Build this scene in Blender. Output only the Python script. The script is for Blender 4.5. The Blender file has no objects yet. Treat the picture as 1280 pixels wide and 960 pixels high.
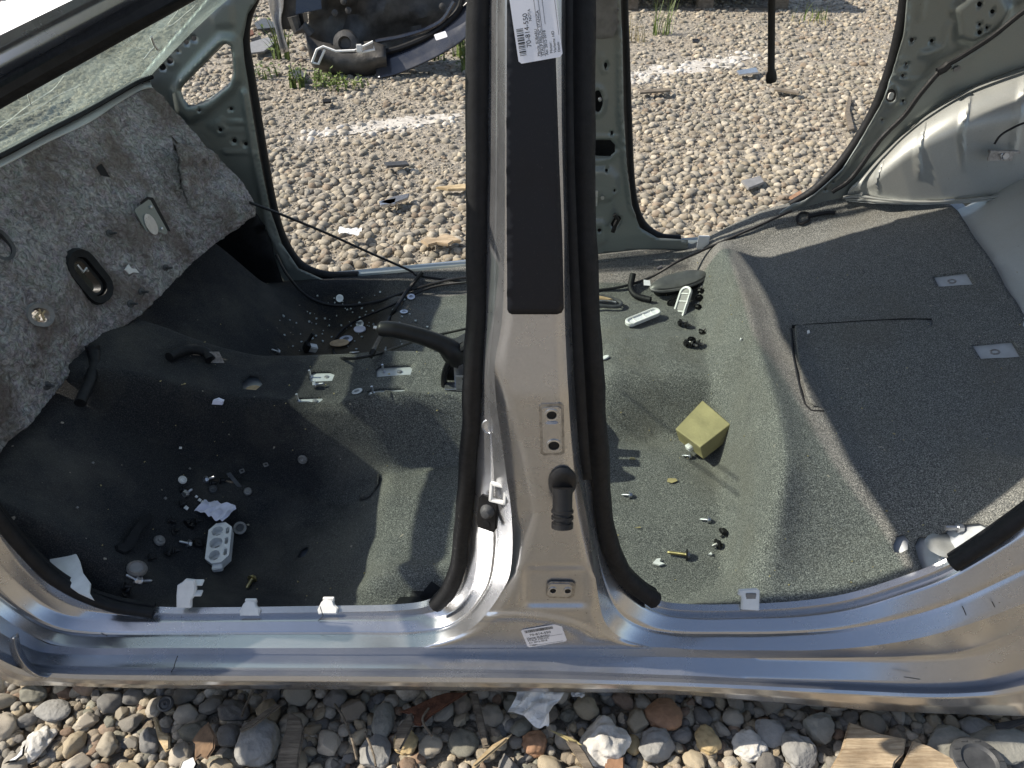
import bpy, bmesh, math, random
import numpy as np
from mathutils import Vector, Matrix
from mathutils.geometry import delaunay_2d_cdt
from mathutils.bvhtree import BVHTree
from mathutils import noise as mnoise

random.seed(7)
RNG = np.random.default_rng(11)
S = bpy.context.scene
COL = S.collection
R = math.radians

# ------------------------------------------------------------------ camera
PITCH, FPX, CH = R(36), 950.0, 1.5
cam = bpy.data.objects.new('camera', bpy.data.cameras.new('camera'))
COL.objects.link(cam)
cam.location = (0, 0, CH)
cam.rotation_euler = (R(90) - PITCH, 0, 0)
cam.data.sensor_width = 36
cam.data.lens = FPX / 1280 * 36
cam.data.clip_start = .05
cam.data.clip_end = 800
S.camera = cam
S.render.resolution_x, S.render.resolution_y = 1024, 768
S.view_settings.view_transform = 'Standard'
S.view_settings.look = 'None'
S.view_settings.exposure = 0.70
# ------------------------------------------------------------------ light
SUN_EL, SUN_AZ = R(41), R(3.5)
W = bpy.data.worlds.new('World')
S.world = W
W.use_nodes = True
wn = W.node_tree.nodes
sky = wn.new('ShaderNodeTexSky')
sky.sky_type = 'NISHITA'
sky.sun_disc = False
sky.sun_elevation = SUN_EL
sky.sun_rotation = -(math.pi / 2 - SUN_AZ)
pale = wn.new('ShaderNodeHueSaturation')
pale.inputs['Saturation'].default_value = .88
W.node_tree.links.new(sky.outputs[0], pale.inputs['Color'])
W.node_tree.links.new(pale.outputs[0], wn['Background'].inputs[0])
wn['Background'].inputs[1].default_value = .115
sd = bpy.data.lights.new('sun', 'SUN')
sd.energy = 4.4
sd.angle = R(.55)
sd.color = (1, .92, .79)
sun = bpy.data.objects.new('sun', sd)
COL.objects.link(sun)
sdir = Vector((math.cos(SUN_EL) * math.cos(SUN_AZ), -math.cos(SUN_EL) * math.sin(SUN_AZ), -math.sin(SUN_EL)))
sun.rotation_euler = sdir.to_track_quat('-Z', 'Y').to_euler()
sun.location = (-6, 2, 6)


# ------------------------------------------------------------------ helpers: places
def ray(px, py):
    u = (px - 640) / FPX
    v = (480 - py) / FPX
    return Vector((u, math.cos(PITCH) + v * math.sin(PITCH), -math.sin(PITCH) + v * math.cos(PITCH)))


def P(px, py, x=None, y=None, z=None):
    """point of a known plane (or of a surface y = f(z)) that is seen at a place of the photograph"""
    d = ray(px, py)
    if callable(y):
        yy = .95
        for _ in range(14):
            t = yy / d[1]
            yy = y(CH + t * d[2])
        t = yy / d[1]
    else:
        t = x / d[0] if x is not None else y / d[1] if y is not None else (z - CH) / d[2]
    return Vector((t * d[0], t * d[1], CH + t * d[2]))


def ss(a, b, t):
    t = np.clip((t - a) / (b - a), 0, 1)
    return t * t * (3 - 2 * t)


def cr(pts, k=6):
    """Catmull-Rom through the points, k samples for each segment"""
    p = [np.array(q, float) for q in pts]
    out = []
    for i in range(len(p) - 1):
        a = p[i - 1] if i else 2 * p[0] - p[1]
        b, c = p[i], p[i + 1]
        d = p[i + 2] if i + 2 < len(p) else 2 * p[-1] - p[-2]
        for j in range(k):
            t = j / k
            out.append(.5 * (2 * b + (c - a) * t + (2 * a - 5 * b + 4 * c - d) * t * t + (3 * b - a - 3 * c + d) * t ** 3))
    out.append(p[-1])
    return out


# ------------------------------------------------------------------ helpers: objects
def link(o, parent=None):
    COL.objects.link(o)
    if parent is not None:
        o.parent = parent
    return o


def mesh(name, verts, faces, mat, parent=None, smooth=True, loc=None, sharp=None):
    me = bpy.data.meshes.new(name)
    me.from_pydata([tuple(v) for v in verts], [], [tuple(f) for f in faces])
    me.validate()
    if mat is not None:
        me.materials.append(mat)
    if smooth:
        me.polygons.foreach_set('use_smooth', [True] * len(me.polygons))
        if sharp:
            me.set_sharp_from_angle(angle=R(sharp))
    me.update()
    o = bpy.data.objects.new(name, me)
    if loc is not None:
        o.location = loc
    return link(o, parent)


def tag(o, label=None, cat=None, group=None, kind=None):
    if label: o['label'] = label
    if cat: o['category'] = cat
    if group: o['group'] = group
    if kind: o['kind'] = kind
    return o


def empty(name, loc=(0, 0, 0), rz=0):
    o = bpy.data.objects.new(name, None)
    o.empty_display_size = .05
    o.location = loc
    o.rotation_euler = (0, 0, rz)
    return link(o)


def dup(o, loc, rot=None, label=None, scale=None):
    r = o.copy()
    COL.objects.link(r)
    r.location = loc
    if rot is not None: r.rotation_euler = rot
    if label: r['label'] = label
    if scale: r.scale = (scale,) * 3
    for ch in list(o.children):
        c = ch.copy()
        COL.objects.link(c)
        c.parent = r
        for g in list(ch.children):
            d = g.copy()
            COL.objects.link(d)
            d.parent = c
    return r


class MB:
    def __init__(self):
        self.v = []
        self.f = []

    def add(self, v, f, M=None):
        n = len(self.v)
        self.v += [tuple(M @ Vector(q)) if M is not None else tuple(q) for q in v]
        self.f += [tuple(i + n for i in q) for q in f]
        return self

    def tube(self, pts, r, sides=8, cap=True, flat=1.0):
        pts = [Vector(p) for p in pts]
        n = len(pts)
        rr = r if hasattr(r, '__len__') else [r] * n
        T = []
        for i in range(n):
            t = pts[min(i + 1, n - 1)] - pts[max(i - 1, 0)]
            T.append(t.normalized() if t.length > 1e-9 else Vector((0, 0, 1)))
        up = Vector((0, 0, 1)) if abs(T[0].z) < .9 else Vector((0, 1, 0))
        N = (up - T[0] * up.dot(T[0])).normalized()
        v = []
        for i in range(n):
            N = (N - T[i] * N.dot(T[i])).normalized()
            B = T[i].cross(N)
            for k in range(sides):
                a = 2 * math.pi * k / sides
                v.append(pts[i] + (N * math.cos(a) * flat + B * math.sin(a)) * rr[i])
        f = []
        for i in range(n - 1):
            for k in range(sides):
                a, b = i * sides + k, i * sides + (k + 1) % sides
                f.append((a, b, b + sides, a + sides))
        if cap:
            f.append(tuple(range(sides))[::-1])
            f.append(tuple((n - 1) * sides + k for k in range(sides)))
        return self.add(v, f)

    def lathe(self, prof, seg=14, M=None, sx=1, sy=1):
        v, f = [], []
        for r, z in prof:
            for k in range(seg):
                a = 2 * math.pi * k / seg
                v.append((r * math.cos(a) * sx, r * math.sin(a) * sy, z))
        for i in range(len(prof) - 1):
            for k in range(seg):
                a, b = i * seg + k, i * seg + (k + 1) % seg
                f.append((a, b, b + seg, a + seg))
        f.append(tuple(range(seg))[::-1])
        f.append(tuple((len(prof) - 1) * seg + k for k in range(seg)))
        return self.add(v, f, M)

    def box(self, c, s, M=None, bev=0):
        bm = bmesh.new()
        bmesh.ops.create_cube(bm, size=1)
        for q in bm.verts:
            q.co = Vector((q.co.x * s[0] + c[0], q.co.y * s[1] + c[1], q.co.z * s[2] + c[2]))
        if bev:
            bmesh.ops.bevel(bm, geom=bm.edges[:], offset=bev, segments=2, affect='EDGES')
        bm.verts.index_update()
        v = [tuple(q.co) for q in bm.verts]
        f = [[q.index for q in g.verts] for g in bm.faces]
        bm.free()
        return self.add(v, f, M)

    def prism(self, poly, h, M=None, bev=0, z0=0):
        bm = bmesh.new()
        vs = [bm.verts.new((p[0], p[1], z0)) for p in poly]
        fc = bm.faces.new(vs)
        if fc.normal.z > 0:
            fc.normal_flip()
        ex = bmesh.ops.extrude_face_region(bm, geom=[fc])
        for g in ex['geom']:
            if isinstance(g, bmesh.types.BMVert):
                g.co.z += h
        bmesh.ops.recalc_face_normals(bm, faces=bm.faces[:])
        if bev:
            es = [e for e in bm.edges if all(abs(q.co.z - z0 - h) < 1e-6 for q in e.verts)]
            bmesh.ops.bevel(bm, geom=es, offset=bev, segments=2, affect='EDGES')
        bm.verts.index_update()
        v = [tuple(q.co) for q in bm.verts]
        f = [[q.index for q in g.verts] for g in bm.faces]
        bm.free()
        return self.add(v, f, M)

    def loft(self, rows):
        n = len(rows[0])
        v = [tuple(p) for r in rows for p in r]
        f = []
        for i in range(len(rows) - 1):
            for k in range(n - 1):
                a = i * n + k
                f.append((a, a + 1, a + 1 + n, a + n))
        return self.add(v, f)

    def build(self, name, mat, parent=None, smooth=True, sharp=40, loc=None):
        return mesh(name, self.v, self.f, mat, parent, smooth, loc, sharp)


def rows_soft(rows, e=.14):
    """put support rows beside each line so that creases stay crisp but soft"""
    out = []
    for i in range(len(rows) - 1):
        a, b = rows[i], rows[i + 1]
        out.append(a)
        for w in (e, 1 - e):
            out.append([p.lerp(q, w) for p, q in zip(a, b)])
    out.append(rows[-1])
    return out


def orient(loc, nrm, spin=0.0):
    z = Vector(nrm).normalized()
    x = Vector((1, 0, 0)) - z * z.x
    if x.length < .2:
        x = Vector((0, 1, 0)) - z * z.y
    x.normalize()
    y = z.cross(x)
    M = Matrix((x, y, z)).transposed().to_4x4() @ Matrix.Rotation(spin, 4, 'Z')
    M.translation = Vector(loc)
    return M


def inpoly(P2, poly):
    x, y = P2[:, 0], P2[:, 1]
    r = np.zeros(len(P2), bool)
    n = len(poly)
    for i in range(n):
        x1, y1 = poly[i]
        x2, y2 = poly[(i + 1) % n]
        if y1 == y2: continue
        c = ((y1 > y) != (y2 > y)) & (x < (x2 - x1) * (y - y1) / (y2 - y1) + x1)
        r ^= c
    return r


def edgedist(P2, poly, closed=True):
    d = np.full(len(P2), 1e9)
    n = len(poly)
    for i in range(n if closed else n - 1):
        a = np.array(poly[i], float)
        b = np.array(poly[(i + 1) % n], float)
        ab = b - a
        L = max((ab ** 2).sum(), 1e-12)
        t = np.clip(((P2 - a) @ ab) / L, 0, 1)
        d = np.minimum(d, np.linalg.norm(P2 - (a + t[:, None] * ab), axis=1))
    return d


def densify(poly, s):
    out = []
    n = len(poly)
    for i in range(n):
        a, b = np.array(poly[i], float), np.array(poly[(i + 1) % n], float)
        k = max(1, int(np.ceil(np.linalg.norm(b - a) / s)))
        for j in range(k):
            out.append(tuple(a + (b - a) * j / k))
    return out


def cdt(outline, holes, s):
    """triangulated sheet with holes: points (n,2), triangles"""
    loops = [densify(outline, s)] + [densify(h, s * .8) for h in holes]
    pts, edges = [], []
    for lp in loops:
        n0 = len(pts)
        pts += lp
        edges += [(n0 + i, n0 + (i + 1) % len(lp)) for i in range(len(lp))]
    o = np.array(loops[0])
    lo, hi = o.min(0), o.max(0)
    gx, gy = np.meshgrid(np.arange(lo[0], hi[0], s), np.arange(lo[1], hi[1], s * .87))
    gx[1::2] += s * .5
    G = np.c_[gx.ravel(), gy.ravel()]
    keep = inpoly(G, loops[0])
    for h in loops[1:]:
        keep &= ~inpoly(G, h)
    G = G[keep]
    for h in loops:
        G = G[edgedist(G, h) > s * .45]
    allp = [Vector(p) for p in pts] + [Vector(p) for p in G]
    r = delaunay_2d_cdt(allp, edges, [], 0, 1e-6)
    V = np.array([tuple(p) for p in r[0]])
    F = np.array([f for f in r[2] if len(f) == 3])
    c = V[F].mean(1)
    k = inpoly(c, loops[0])
    for h in loops[1:]:
        k &= ~inpoly(c, h)
    return V, F[k]


def ell(cx, cy, rx, ry=None, rot=0, n=14):
    ry = ry or rx
    c, s = math.cos(rot), math.sin(rot)
    return [(cx + rx * math.cos(a) * c - ry * math.sin(a) * s, cy + rx * math.cos(a) * s + ry * math.sin(a) * c)
            for a in [2 * math.pi * i / n for i in range(n)]]


def rect(cx, cy, w, h, rot=0, r=.25):
    c, s = math.cos(rot), math.sin(rot)
    q = []
    b = min(w, h) * r
    for sx, sy in ((1, 1), (-1, 1), (-1, -1), (1, -1)):
        q += [(sx * (w / 2 - b), sy * h / 2), (sx * w / 2, sy * (h / 2 - b))] if sx * sy < 0 else [(sx * w / 2, sy * (h / 2 - b)), (sx * (w / 2 - b), sy * h / 2)]
    return [(cx + a * c - d * s, cy + a * s + d * c) for a, d in q]


def pxpanel(name, Y, outline, holes, emb, mat, parent, s=.011, thick=.004, smoothline=False):
    """sheet metal standing in the plane y = Y, outline traced, holes punched, features embossed towards -y"""
    tp = lambda q: (lambda p: (p.x, p.z))(P(q[0], q[1], y=Y))
    out = cr(list(outline) + [outline[0]], 4)[:-1] if smoothline else outline
    V, F = cdt([tp(q) for q in out], [[tp(q) for q in h] for h in holes], s)
    dy = np.zeros(len(V))
    for e in emb:
        kind, pts, h, w, soft = e
        pp = [tp(q) for q in pts]
        if kind == 'line':
            d = edgedist(V, pp, False) - w
        else:
            d = edgedist(V, pp, True)
            d = np.where(inpoly(V, pp), -d, d) - w
        dy += h * (1 - ss(-soft, soft, d))
    for i in range(len(V)):
        dy[i] += .0012 * mnoise.noise(Vector((V[i][0] * 7, V[i][1] * 7, Y)))
    vv = [(p[0], Y - d, p[1]) for p, d in zip(V, dy)]
    o = mesh(name, vv, [tuple(f) for f in F], mat, parent)
    # face the camera
    o.data.flip_normals() if sum(pl.normal.y for pl in o.data.polygons) > 0 else None
    if thick:
        m = o.modifiers.new('thickness', 'SOLIDIFY')
        m.thickness = thick
        m.offset = -1
    return o


# ------------------------------------------------------------------ materials
def newmat(name):
    m = bpy.data.materials.new(name)
    m.use_nodes = True
    nt = m.node_tree
    b = nt.nodes['Principled BSDF']
    return m, nt, b


def nd(nt, t, **k):
    n = nt.nodes.new(t)
    for a, b in k.items():
        if a in n.inputs and not hasattr(n, a):
            n.inputs[a].default_value = b
        else:
            try:
                setattr(n, a, b)
            except Exception:
                n.inputs[a].default_value = b
    return n


def noise(nt, scale, detail=4, rough=.55, vec=None, dist=0):
    n = nt.nodes.new('ShaderNodeTexNoise')
    n.inputs['Scale'].default_value = scale
    n.inputs['Detail'].default_value = detail
    n.inputs['Roughness'].default_value = rough
    n.inputs['Distortion'].default_value = dist
    if vec is None:
        tc = nt.nodes.get('TC') or nt.nodes.new('ShaderNodeTexCoord')
        tc.name = 'TC'
        vec = tc.outputs['Object']
    nt.links.new(vec, n.inputs['Vector'])
    return n


def ramp(nt, src, stops):
    r = nt.nodes.new('ShaderNodeValToRGB')
    el = r.color_ramp.elements
    while len(el) < len(stops): el.new(.5)
    for e, (p, c) in zip(el, stops):
        e.position = p
        e.color = (c, c, c, 1) if not hasattr(c, '__len__') else (*c, 1)
    nt.links.new(src, r.inputs[0])
    return r.outputs[0]


def mixc(nt, f, a, b, typ='MIX'):
    m = nt.nodes.new('ShaderNodeMix')
    m.data_type = 'RGBA'
    m.blend_type = typ
    for i, v in ((0, f), (6, a), (7, b)):
        if hasattr(v, 'links'):
            nt.links.new(v, m.inputs[i])
        else:
            m.inputs[i].default_value = v if i == 0 else (*v, 1) if len(v) == 3 else v
    return m.outputs[2]


def bump(nt, b, h, strength, dist=.01):
    n = nt.nodes.new('ShaderNodeBump')
    n.inputs['Strength'].default_value = strength
    n.inputs['Distance'].default_value = dist
    nt.links.new(h, n.inputs['Height'])
    nt.links.new(n.outputs[0], b.inputs['Normal'])
    return n


def plain(name, col, rough=.5, metal=0, var=.25, scale=30, bmp=.0, bscale=120, coat=0, spec=None):
    m, nt, b = newmat(name)
    n = noise(nt, scale, 5)
    c0 = tuple(c * (1 - var) for c in col)
    c1 = tuple(min(1, c * (1 + var)) for c in col)
    nt.links.new(ramp(nt, n.outputs[0], [(.3, c0), (.7, c1)]), b.inputs['Base Color'])
    b.inputs['Metallic'].default_value = metal
    nt.links.new(ramp(nt, noise(nt, scale * 2.3, 4).outputs[0], [(.3, max(0, rough - .08)), (.7, min(1, rough + .1))]), b.inputs['Roughness'])
    if coat:
        b.inputs['Coat Weight'].default_value = coat
        b.inputs['Coat Roughness'].default_value = .08
    if spec is not None:
        b.inputs['Specular IOR Level'].default_value = spec
    if bmp:
        bump(nt, b, noise(nt, bscale, 4).outputs[0], bmp, .004)
    return m


def dusty_paint(name, col, metal, rough, dust=(.30, .26, .21), amount=.4, coat=.6):
    m, nt, b = newmat(name)
    big = noise(nt, 5, 6, .65)
    fine = noise(nt, 260, 3, .6)
    streak = noise(nt, 14, 6, .7, dist=.6)
    f = nt.nodes.new('ShaderNodeMath')
    f.operation = 'MULTIPLY'
    nt.links.new(ramp(nt, big.outputs[0], [(.38, 0), (.72, amount)]), f.inputs[0])
    nt.links.new(ramp(nt, streak.outputs[0], [(.3, .35), (.7, 1)]), f.inputs[1])
    flake = ramp(nt, fine.outputs[0], [(.3, tuple(c * .95 for c in col)), (.7, tuple(min(1, c * 1.05) for c in col))])
    spk = ramp(nt, noise(nt, 130, 3, .5).outputs[0], [(.735, 0), (.755, .7)])
    nt.links.new(mixc(nt, spk, mixc(nt, f.outputs[0], flake, dust), (.10, .085, .07)), b.inputs['Base Color'])
    mm = nt.nodes.new('ShaderNodeMath')
    mm.operation = 'MULTIPLY_ADD'
    nt.links.new(f.outputs[0], mm.inputs[0])
    mm.inputs[1].default_value = -metal
    mm.inputs[2].default_value = metal
    nt.links.new(mm.outputs[0], b.inputs['Metallic'])
    rr = nt.nodes.new('ShaderNodeMath')
    rr.operation = 'MULTIPLY_ADD'
    nt.links.new(f.outputs[0], rr.inputs[0])
    rr.inputs[1].default_value = .45
    rr.inputs[2].default_value = rough
    nt.links.new(rr.outputs[0], b.inputs['Roughness'])
    b.inputs['Coat Weight'].default_value = coat
    b.inputs['Coat Roughness'].default_value = .12
    bump(nt, b, noise(nt, 3, 3).outputs[0], .07, .02)
    return m


M = {}
M['silver'] = dusty_paint('silver_paint', (.48, .49, .515), .92, .24, dust=(.25, .235, .21), amount=.22)
M['inner'] = dusty_paint('grey_green_primer', (.20, .23, .225), .55, .36, amount=.35, coat=.25)
M['arch'] = dusty_paint('bare_silver_primer', (.44, .455, .44), .6, .46, amount=.3, coat=0)
M['zinc'] = plain('zinc_metal', (.52, .53, .55), .34, .9, .15, 60)
M['primer'] = plain('pale_primer', (.42, .44, .46), .45, .15, .12, 40)
M['steel'] = plain('worn_steel', (.33, .32, .31), .42, .85, .35, 150, .2)
M['rubber'] = plain('black_rubber', (.007, .0075, .009), .6, 0, .4, 60, .12, 300, spec=.3)
M['black'] = plain('black_plastic', (.010, .010, .011), .45, 0, .35, 40, .15, 500, spec=.35)
M['darkgrey'] = plain('dark_grey_plastic', (.05, .052, .055), .5, 0, .3, 40, .15, 400)
M['midgrey'] = plain('mid_grey_plastic', (.085, .085, .082), .4, 0, .25, 30, .1, 300)
M['grey'] = plain('grey_plastic', (.2, .195, .19), .5, 0, .2, 40, .1, 300)
M['white'] = plain('white_plastic', (.72, .72, .70), .42, 0, .1, 40, .08, 200)
M['lilac'] = plain('lilac_paper', (.72, .72, .84), .75, 0, .08, 40, .1, 200)
M['paper'] = plain('white_paper', (.80, .79, .82), .6, 0, .03, 20)
M['ink'] = plain('black_ink', (.03, .03, .03), .7, 0, .2, 90)
M['tan'] = plain('tan_plastic', (.40, .29, .17), .6, 0, .25, 60, .2)
M['yellowbox'] = plain('olive_yellow_plastic', (.30, .265, .13), .6, 0, .16, 14, .25, 160)
M['rust'] = plain('rusty_iron', (.13, .055, .03), .8, .2, .5, 60, .5, 200)
M['brass'] = plain('yellow_zinc', (.42, .36, .18), .35, .85, .2, 90)
M['dead_leaf'] = plain('dry_leaf', (.19, .12, .07), .85, 0, .4, 60, .4)
M['red'] = plain('dull_red_plastic', (.07, .012, .012), .6, 0, .3, 20)
M['navy'] = dusty_paint('dark_blue_paint', (.018, .022, .035), .2, .25, dust=(.12, .11, .09), amount=.4, coat=.8)
M['burnt'] = plain('dirty_dark_metal', (.065, .062, .058), .55, .3, .55, 9, .5, 60)
M['film'] = None
m, nt, b = newmat('black_pillar_film')
sp = noise(nt, 900, 2)
sc = noise(nt, 22, 6, .7)
nt.links.new(mixc(nt, ramp(nt, sp.outputs[0], [(.70, 0), (.76, .5)]), (.006, .0075, .012), (.2, .19, .17)), b.inputs['Base Color'])
nt.links.new(ramp(nt, sc.outputs[0], [(.3, .33), (.7, .55)]), b.inputs['Roughness'])
b.inputs['Specular IOR Level'].default_value = .3
M['film'] = m

# carpet
m, nt, b = newmat('charcoal_carpet')
fib = noise(nt, 420, 3, .75)
mid = noise(nt, 130, 4, .7)
big = noise(nt, 4.5, 5, .65)
dirt = noise(nt, 2.2, 5, .6)
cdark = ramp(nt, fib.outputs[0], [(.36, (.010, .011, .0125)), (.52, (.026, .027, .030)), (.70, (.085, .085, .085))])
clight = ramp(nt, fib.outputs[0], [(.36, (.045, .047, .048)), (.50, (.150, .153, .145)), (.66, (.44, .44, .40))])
# front foot-well shade put into the carpet colour: darker there, lighter behind
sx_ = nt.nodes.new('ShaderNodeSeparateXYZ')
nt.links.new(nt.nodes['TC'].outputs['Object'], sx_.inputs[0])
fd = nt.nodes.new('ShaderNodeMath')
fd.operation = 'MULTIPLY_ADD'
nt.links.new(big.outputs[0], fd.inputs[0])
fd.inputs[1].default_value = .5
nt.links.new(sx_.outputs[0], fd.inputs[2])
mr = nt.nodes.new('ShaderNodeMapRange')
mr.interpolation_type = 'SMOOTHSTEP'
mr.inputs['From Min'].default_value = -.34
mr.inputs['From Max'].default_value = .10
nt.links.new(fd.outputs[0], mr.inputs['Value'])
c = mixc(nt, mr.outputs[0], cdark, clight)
c = mixc(nt, ramp(nt, mid.outputs[0], [(.35, .35), (.65, 0)]), c, (.024, .026, .028))
c = mixc(nt, ramp(nt, big.outputs[0], [(.48, 0), (.72, .4)]), c, (.115, .105, .085))
c = mixc(nt, ramp(nt, dirt.outputs[0], [(.55, 0), (.72, .35)]), c, (.15, .14, .12))
geo = nt.nodes.new('ShaderNodeVectorMath')
geo.operation = 'DISTANCE'
geo.inputs[1].default_value = (-.50, 2.03, .2)
nt.links.new(nt.nodes['TC'].outputs['Object'], geo.inputs[0])
wob = nt.nodes.new('ShaderNodeMath')
wob.operation = 'MULTIPLY_ADD'
nt.links.new(noise(nt, 11, 5, .7).outputs[0], wob.inputs[0])
wob.inputs[1].default_value = .34
nt.links.new(geo.outputs['Value'], wob.inputs[2])
c = mixc(nt, ramp(nt, wob.outputs[0], [(.30, .75), (.42, 0)]), c, (.095, .078, .056))
c = mixc(nt, ramp(nt, noise(nt, 60, 2, .4).outputs[0], [(.76, 0), (.79, .8)]), c, (.42, .37, .30))
nt.links.new(c, b.inputs['Base Color'])
b.inputs['Roughness'].default_value = .95
b.inputs['Specular IOR Level'].default_value = .15
b.inputs['Sheen Weight'].default_value = .05
b.inputs['Sheen Roughness'].default_value = .5
hh = nt.nodes.new('ShaderNodeMath')
hh.operation = 'ADD'
nt.links.new(fib.outputs[0], hh.inputs[0])
nt.links.new(mid.outputs[0], hh.inputs[1])
bump(nt, b, hh.outputs[0], .55, .005)
M['carpet'] = m

# dirty worn mat on the far floor
m, nt, b = newmat('dirty_brown_carpet')
fib = noise(nt, 380, 3, .7)
big = noise(nt, 9, 6, .7)
c = ramp(nt, fib.outputs[0], [(.3, (.03, .028, .024)), (.7, (.13, .115, .09))])
c = mixc(nt, ramp(nt, big.outputs[0], [(.4, 0), (.65, .8)]), c, (.10, .08, .058))
nt.links.new(c, b.inputs['Base Color'])
b.inputs['Roughness'].default_value = .95
bump(nt, b, fib.outputs[0], .6, .005)
M['dirtmat'] = m

# felt
m, nt, b = newmat('grey_shredded_felt')
tc = nt.nodes.new('ShaderNodeTexCoord')
tc.name = 'TC'
v1 = nt.nodes.new('ShaderNodeTexVoronoi')
v1.inputs['Scale'].default_value = 95
wob = noise(nt, 40, 4, .7)
mx = nt.nodes.new('ShaderNodeVectorMath')
mx.operation = 'MULTIPLY_ADD'
nt.links.new(wob.outputs['Color'], mx.inputs[0])
mx.inputs[1].default_value = (.06, .06, .06)
nt.links.new(tc.outputs['Object'], mx.inputs[2])
nt.links.new(mx.outputs[0], v1.inputs['Vector'])
f1 = noise(nt, 48, 8, .82, dist=2.0)
f2 = noise(nt, 7, 5, .65)
c = ramp(nt, f1.outputs[0], [(.32, (.065, .058, .056)), (.44, (.255, .213, .203)), (.54, (.47, .405, .385)), (.68, (.82, .735, .705))])
c = mixc(nt, .35, c, v1.outputs['Color'], 'SOFT_LIGHT')
hs = nt.nodes.new('ShaderNodeHueSaturation')
hs.inputs['Saturation'].default_value = .32
nt.links.new(c, hs.inputs['Color'])
c = mixc(nt, ramp(nt, f2.outputs[0], [(.44, 0), (.62, .7)]), hs.outputs[0], (.17, .13, .105))
nt.links.new(c, b.inputs['Base Color'])
b.inputs['Roughness'].default_value = 1
b.inputs['Specular IOR Level'].default_value = .1
bump(nt, b, f1.outputs[0], 1, .012)
M['felt'] = m

# stones (one material, a colour for each object / each pebble)
def stone_mat(name, attr):
    m, nt, b = newmat(name)
    if attr:
        a = nt.nodes.new('ShaderNodeAttribute')
        a.attribute_name = 'tint'
        base = a.outputs['Color']
    else:
        base = nt.nodes.new('ShaderNodeObjectInfo').outputs['Color']
    n1 = noise(nt, 38, 6, .7)
    n2 = noise(nt, 230, 4, .7)
    dust = noise(nt, 16, 4, .6)
    c = mixc(nt, 1, base, ramp(nt, n1.outputs[0], [(.3, .62), (.7, 1.28)]), 'MULTIPLY')
    c = mixc(nt, 1, c, ramp(nt, n2.outputs[0], [(.3, .75), (.7, 1.2)]), 'MULTIPLY')
    c = mixc(nt, ramp(nt, dust.outputs[0], [(.45, 0), (.75, .4)]), c, (.40, .36, .30))
    nt.links.new(c, b.inputs['Base Color'])
    b.inputs['Roughness'].default_value = .85
    b.inputs['Specular IOR Level'].default_value = .25
    bump(nt, b, n2.outputs[0], .5, .004)
    return m


STONES = [('mid grey', .21, .21, .205), ('warm grey', .29, .28, .255), ('beige', .37, .335, .27), ('dark grey', .14, .142, .148), ('light grey', .33, .325, .305), ('cream', .44, .395, .31),
          ('brownish grey', .235, .21, .18), ('pale grey', .36, .35, .325), ('bluish grey', .185, .195, .21), ('sandy', .33, .285, .215), ('off white', .48, .455, .41), ('greenish grey', .215, .225, .205), ('reddish brown', .25, .185, .145), ('grey beige', .31, .295, .26)]
STONE_COLS = [c_[1:] for c_ in STONES]
M['stone'] = stone_mat('river_stone', False)
M['gravel'] = stone_mat('gravel_stone', True)
M['chalkdust'] = plain('white_chalk_dust', (.46, .43, .385), .95, 0, .3, 30, .8, 60)
M['chalk'] = plain('chalky_rock', (.52, .50, .46), .95, 0, .3, 28, .8, 90)
M['greystone'] = plain('grey_boulder', (.27, .265, .25), .9, 0, .22, 26, .6, 120)
M['orangestone'] = plain('orange_brown_stone', (.29, .165, .095), .75, 0, .25, 40, .4, 120)
M['flatstone'] = plain('grey_slab_stone', (.25, .245, .215), .9, 0, .2, 30, .6, 100)
M['buff'] = plain('buff_stone', (.45, .34, .18), .85, 0, .25, 30, .5, 100)


def wood(name, c0, c1, sx=1):
    m, nt, b = newmat(name)
    tc = nt.nodes.new('ShaderNodeTexCoord')
    tc.name = 'TC'
    mp = nt.nodes.new('ShaderNodeMapping')
    mp.inputs['Scale'].default_value = (14, 160, 90)
    nt.links.new(tc.outputs['Object'], mp.inputs['Vector'])
    n = noise(nt, 1, 6, .7, mp.outputs[0], .4)
    n2 = noise(nt, 25, 4)
    c = ramp(nt, n.outputs[0], [(.3, c0), (.7, c1)])
    c = mixc(nt, 1, c, ramp(nt, n2.outputs[0], [(.3, .7), (.7, 1.2)]), 'MULTIPLY')
    nt.links.new(c, b.inputs['Base Color'])
    b.inputs['Roughness'].default_value = .9
    bump(nt, b, n.outputs[0], .7, .005)
    return m


M['bark'] = wood('pale_split_wood', (.22, .15, .085), (.55, .44, .30))
M['oldwood'] = wood('weathered_wood', (.075, .06, .045), (.24, .20, .15))
M['newwood'] = wood('yellow_wood', (.33, .24, .12), (.58, .46, .29))

# glass
m, nt, b = newmat('dusty_green_glass')
for n_ in list(nt.nodes):
    if n_.name != 'Material Output': nt.nodes.remove(n_)
out = nt.nodes['Material Output']
tr = nt.nodes.new('ShaderNodeBsdfTransparent')
tr.inputs[0].default_value = (.74, .86, .80, 1)
gl = nt.nodes.new('ShaderNodeBsdfGlossy')
gl.inputs['Roughness'].default_value = .04
df = nt.nodes.new('ShaderNodeBsdfDiffuse')
df.inputs[0].default_value = (.66, .78, .72, 1)
tl = nt.nodes.new('ShaderNodeBsdfTranslucent')
tl.inputs[0].default_value = (.72, .86, .78, 1)
dm = nt.nodes.new('ShaderNodeMixShader')
dm.inputs[0].default_value = .6
nt.links.new(df.outputs[0], dm.inputs[1])
nt.links.new(tl.outputs[0], dm.inputs[2])
fr = nt.nodes.new('ShaderNodeFresnel')
fr.inputs[0].default_value = 1.5
m1 = nt.nodes.new('ShaderNodeMixShader')
m2 = nt.nodes.new('ShaderNodeMixShader')
dn = noise(nt, 9, 7, .75, dist=.8)
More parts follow.
